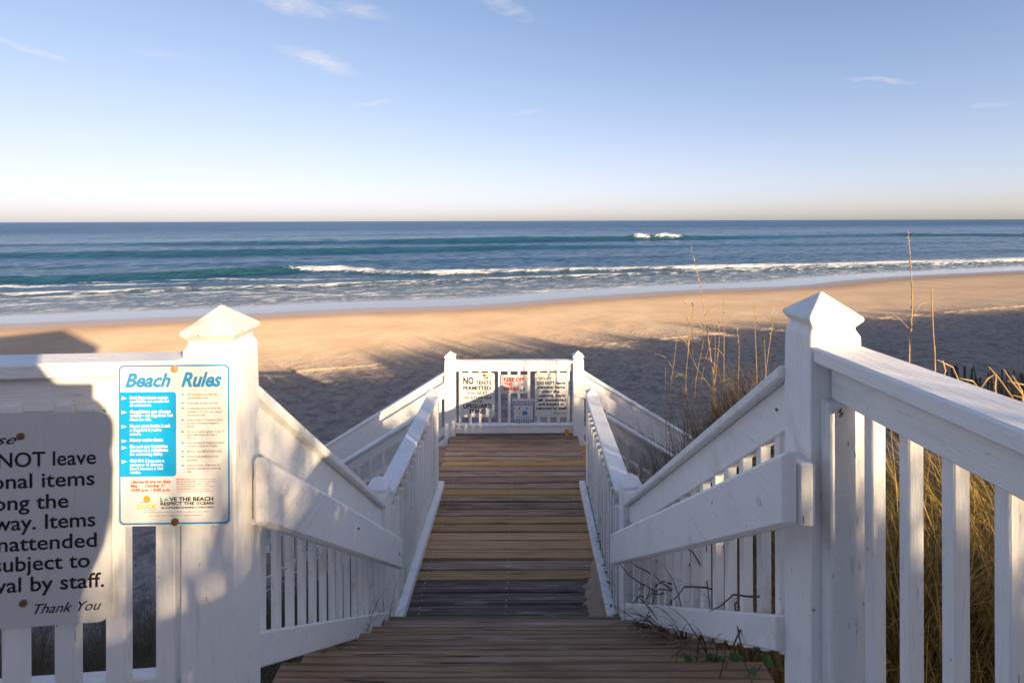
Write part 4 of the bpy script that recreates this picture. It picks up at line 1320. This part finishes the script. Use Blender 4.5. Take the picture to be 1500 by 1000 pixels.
def leafy(name, label, c, n, sp, size, seed):
    r = random.Random(seed); o = thing(name, label, 'weed', c)
    for k in range(n):
        p = Vector(c) + Vector((r.gauss(0, sp), r.gauss(0, sp), abs(r.gauss(0, sp * .8))))
        az = r.uniform(0, 6.28); L = size * r.uniform(.6, 1.2); tl = r.uniform(-.3, .7)
        d = Vector((math.cos(az), math.sin(az), tl)).normalized(); sdv = d.cross(Vector((0, 0, 1))).normalized() * L * .42; up = Vector((0, 0, -.12 * L))
        part('leaf', MB().add([p, p + d * L * .35 + sdv + up, p + d * L * .8 + sdv * .6 + up, p + d * L, p + d * L * .8 - sdv * .6 + up, p + d * L * .35 - sdv + up, p + d * L * .5],
                              [(0, 1, 6), (1, 2, 6), (2, 3, 6), (3, 4, 6), (4, 5, 6), (5, 0, 6)]), LEAF, o, 0)
        part('stalk', MB().tube([Vector(c) + Vector((r.gauss(0, .01), r.gauss(0, .01), -.05)), p], .0015, 4), VINE, o, 0)
    return o


leafy('leafy_weed', 'bright green leafy weed beside the lower right steps', (.84, 2.02, .97), 30, .055, .050, 5)
leafy('leafy_weed', 'small green seedling where the right kerb meets the steps', (.745, 3.36, .09), 8, .03, .035, 6)
leafy('leafy_weed', 'low green sprig behind the right stair bottom rail', (.87, 2.55, .80), 10, .04, .04, 7)
# dead leaves and debris along the right kerb and stair foot
lt = MB(); rl_ = random.Random(8)
for k in range(170):
    if k < 90:
        yy = rl_.uniform(1.75, 3.4); xx = .86 + rl_.gauss(0, .05); zz = max(ground(xx, yy), .15 * max(0, int((3.445 - yy) / RUN))) + rl_.uniform(0, .09)
    else:
        yy = rl_.uniform(3.45, 4.4); xx = xc(yy) + .79 + rl_.gauss(0, .03); zz = rl_.uniform(0, .12)
    az = rl_.uniform(0, 6.28); L = rl_.uniform(.02, .06); d = Vector((math.cos(az), math.sin(az), rl_.uniform(-.4, .4))) * L; sdv = Vector((-math.sin(az), math.cos(az), rl_.uniform(-.4, .4))) * L * .25
    c = Vector((xx, yy, zz)); lt.add([c - d, c + sdv, c + d, c - sdv], [(0, 1, 2), (0, 2, 3)])
tag(obj('leaf_litter', lt.mesh('litter'), VINE), 'brown leaf litter caught along the right kerb and stair edge', 'leaf litter', None, 'stuff')

# sand blown over the right edge of the walk
n1_, n2_ = 46, 14
sv = []; sf = []
for i in range(n1_):
    yy = 3.40 + (4.25 - 3.40) * i / (n1_ - 1)
    for j in range(n2_):
        u = j / (n2_ - 1)
        edge_ = .115 * math.sin(math.pi * min(1, (4.25 - yy) / .6) / 2) * (.45 + .7 * float(fbm(np.array([yy * 11]), np.array([.3]), 4)[0]) + .5 * float(vnoise(np.array([yy * 40]), np.array([.7]), 14)[0]))
        xx = xc(yy) + .700 - edge_ * u * 1.15
        zz = .012 + .020 * (1 - u) * (.5 + float(vnoise(np.array([yy * 14]), np.array([u * 3]), 6)[0])) - .016 * u * u
        sv.append((xx, yy, zz)); 
for i in range(n1_ - 1):
    for j in range(n2_ - 1):
        a = i * n2_ + j; sf.append((a, a + 1, a + n2_ + 1, a + n2_))
me = bpy.data.meshes.new('sand_drift'); me.from_pydata(sv, [], sf); me.shade_smooth(); me.update()
t = NT('drift_sand'); nz = t.noise(t.coord((1, 1, 1)), 120, 3)
DRIFT = t.fin(t.mix(t.rng(nz, .3, .7), (.34, .25, .165), (.46, .345, .235)), .95, t.bump(nz, .4, .003), .1)
tag(obj('sand_drift', me, DRIFT), 'blown sand lying against the right kerb of the walk', 'sand', None, 'stuff')

# ------------------------------------------------------------------ sand fence at the far right
t = NT('fence_slat'); nz = t.noise(t.coord((20, 20, 2), rand=True), 2, 4)
SLAT = t.fin(t.mix(t.rng(nz, .3, .7), (.07, .055, .045), (.15, .12, .10)), .85, None, .2)
sf_ = thing('sand_fence', 'sagging dark slatted sand fence on the beach at far right', 'fence', (13, 13.5, ground(13, 13.5)))
slm = MB().box(-.019, .019, -.006, .006, -.15, 1.15).mesh('slat', .002)
fr = random.Random(12)
for k in range(74):
    f = k / 73
    x = 9.6 + 7.2 * f; yv = 12.4 + 1.9 * f + .25 * math.sin(f * 7)
    o = obj('slat', slm, SLAT, sf_, at=(x, yv, ground(x, yv) - fr.uniform(.1, .5)))
    o.rotation_euler = (fr.gauss(0, .05), fr.gauss(0, .06), fr.uniform(-.3, .3))
for f in (.03, .22, .48, .56, .80, .97):
    x = 9.6 + 7.2 * f; yv = 12.4 + 1.9 * f + .25 * math.sin(f * 7) + .06; z0 = ground(x, yv)
    part('post', MB().tube([(x, yv, z0 - .3), (x + fr.gauss(0, .05), yv, z0 + fr.uniform(.75, 1.15))], .038, 8), SLAT, sf_, 0)
for zz in (.3, .8):
    P = [Vector((9.6 + 7.2 * f, 12.4 + 1.9 * f + .25 * math.sin(f * 7) + .012, ground(9.6 + 7.2 * f, 12.4 + 1.9 * f) + zz - .15)) for f in [i / 30 for i in range(31)]]
    part('wire', MB().tube(P, .004, 4), SLAT, sf_, 0)

# ------------------------------------------------------------------ behind the viewer: what throws the shadows
def sunpt(u, s, z): return Vector((.8 * u - .6 * s, .6 * u + .8 * s, z))


SHINGLE = flat('grey_shingle', (.12, .11, .105), .9); SIDING = flat('cedar_siding', (.30, .24, .18), .8); GLASS = flat('window_glass', (.03, .04, .05), .05, .6)
hs = thing('beach_house', 'hip-roofed cedar beach house behind the viewer, its shadow on the left sand', 'house', sunpt(-7, -17, 1))
SH = -14.0
zr_, ze_ = 5.75 + .24 * 14, 3.35 + .24 * 14


def quadbox(u0, u1, s0, s1, z0, z1):
    return MB().add([sunpt(u0, s0, z0), sunpt(u1, s0, z0), sunpt(u1, s1, z0), sunpt(u0, s1, z0), sunpt(u0, s0, z1), sunpt(u1, s0, z1), sunpt(u1, s1, z1), sunpt(u0, s1, z1)],
                    [(0, 3, 2, 1), (4, 5, 6, 7), (0, 1, 5, 4), (1, 2, 6, 5), (2, 3, 7, 6), (3, 0, 4, 7)])


part('wall', quadbox(-12.6, -1.4, SH - 3.4, SH + 3.4, .3, ze_ + .02), SIDING, hs, 0)
e = .55
part('roof', MB().add([sunpt(-12.6 - e, SH - 3.4 - e, ze_), sunpt(-1.4 + e, SH - 3.4 - e, ze_), sunpt(-1.4 + e, SH + 3.4 + e, ze_), sunpt(-12.6 - e, SH + 3.4 + e, ze_), sunpt(-9.6, SH, zr_ - .1), sunpt(-2.5, SH, zr_)],
                      [(0, 1, 5, 4), (2, 3, 4, 5), (1, 2, 5), (3, 0, 4), (0, 3, 2, 1)]), SHINGLE, hs, 0)
for u in (-11.2, -8.6, -5.6, -3.0):
    for z in (1.6, 4.2):
        w_ = part('window', quadbox(u - .5, u + .5, SH + 3.38, SH + 3.44, z, z + 1.3), INK_WHITE, hs, 0)
        part('pane', quadbox(u - .42, u + .42, SH + 3.43, SH + 3.455, z + .08, z + 1.22), GLASS, w_, 0)

# the person taking the picture, just behind the lens: only the shadow shows
import itertools
px0, py0, pz = -.165, -.26, 1.2
J = {'pel': (0, 0, .86), 'sp': (0, -.01, 1.08), 'ch': (0, 0, 1.24), 'nk': (0, .01, 1.40), 'hd': (0, .045, 1.50), 'tp': (0, .04, 1.60),
     'shL': (-.15, 0, 1.33), 'elL': (-.235, .07, 1.13), 'wrL': (-.12, .19, 1.40), 'haL': (-.07, .20, 1.46),
     'shR': (.15, 0, 1.33), 'elR': (.195, .06, 1.16), 'wrR': (.16, .18, 1.42), 'haR': (.10, .19, 1.47),
     'hiL': (-.085, 0, .82), 'knL': (-.10, .02, .46), 'anL': (-.105, -.02, .07), 'toL': (-.115, .13, .03),
     'hiR': (.085, 0, .82), 'knR': (.10, .02, .46), 'anR': (.105, -.02, .07), 'toR': (.115, .13, .03)}
RAD = {'pel': .135, 'sp': .125, 'ch': .145, 'nk': .058, 'hd': .085, 'tp': .065, 'shL': .062, 'shR': .062, 'elL': .045, 'elR': .045, 'wrL': .032, 'wrR': .032, 'haL': .035, 'haR': .035,
       'hiL': .085, 'hiR': .085, 'knL': .058, 'knR': .058, 'anL': .040, 'anR': .040, 'toL': .036, 'toR': .036}
E = [('pel', 'sp'), ('sp', 'ch'), ('ch', 'nk'), ('nk', 'hd'), ('hd', 'tp')] + [(a + s, b + s) for s in 'LR' for a, b in (('sh', 'el'), ('el', 'wr'), ('wr', 'ha'), ('hi', 'kn'), ('kn', 'an'), ('an', 'to'))] + [('ch', 'shL'), ('ch', 'shR'), ('pel', 'hiL'), ('pel', 'hiR')]
for k_ in J:
    if k_[:2] not in ('wr', 'ha'): J[k_] = (J[k_][0] * 1.2, J[k_][1], J[k_][2] * 1.2); RAD[k_] *= 1.12
for k_ in ('wrL', 'haL', 'wrR', 'haR'): J[k_] = (J[k_][0] + .02, J[k_][1] - .02, J[k_][2] + .04)
RAD.update(pel=.27, sp=.262, ch=.205, hiL=.12, hiR=.12)
names = list(J)
me = bpy.data.meshes.new('person'); me.from_pydata([J[k] for k in names], [(names.index(a), names.index(b)) for a, b in E], [])
po = obj('person', me, flat('dark_jacket', (.05, .06, .09), .8), None, at=(px0, py0, pz))
md = po.modifiers.new('skin', 'SKIN')
for i, k in enumerate(names):
    me.skin_vertices[0].data[i].radius = (RAD[k], RAD[k]); me.skin_vertices[0].data[i].use_root = (k == 'pel')
po.modifiers.new('smooth', 'SUBSURF').levels = 2
po.modifiers['smooth'].render_levels = 2
tag(po, 'person in a dark jacket standing behind the viewpoint, raising a camera', 'person')
hr = MB(); hc = Vector((px0, py0 + .035, pz + 1.86))
for i in range(7):
    for j in range(12):
        th = math.pi * .62 * i / 6; ph = 2 * math.pi * j / 12
        hr.v.append((hc.x + .098 * math.sin(th) * math.cos(ph), hc.y - .012 + .108 * math.sin(th) * math.sin(ph), hc.z + .105 * math.cos(th)))
for i in range(6):
    for j in range(12):
        hr.f.append((i * 12 + j, i * 12 + (j + 1) % 12, (i + 1) * 12 + (j + 1) % 12, (i + 1) * 12 + j))
part('hair', hr, flat('dark_hair', (.03, .02, .015), .6), po, 0, True)
cmb_ = thing('hand_camera', 'black camera held up by the person behind the viewpoint', 'camera', (px0 + .06, -.085, pz + 1.46))
part('body', MB().box(px0 - .01, px0 + .13, -.115, -.055, pz + 1.455, pz + 1.555), flat('camera_black', (.02, .02, .02), .5), cmb_)
part('lens', MB().tube([(px0 + .06, -.055, pz + 1.505), (px0 + .06, -.02, pz + 1.505)], .034, 16), flat('lens_black', (.015, .015, .015), .3), cmb_, 0)
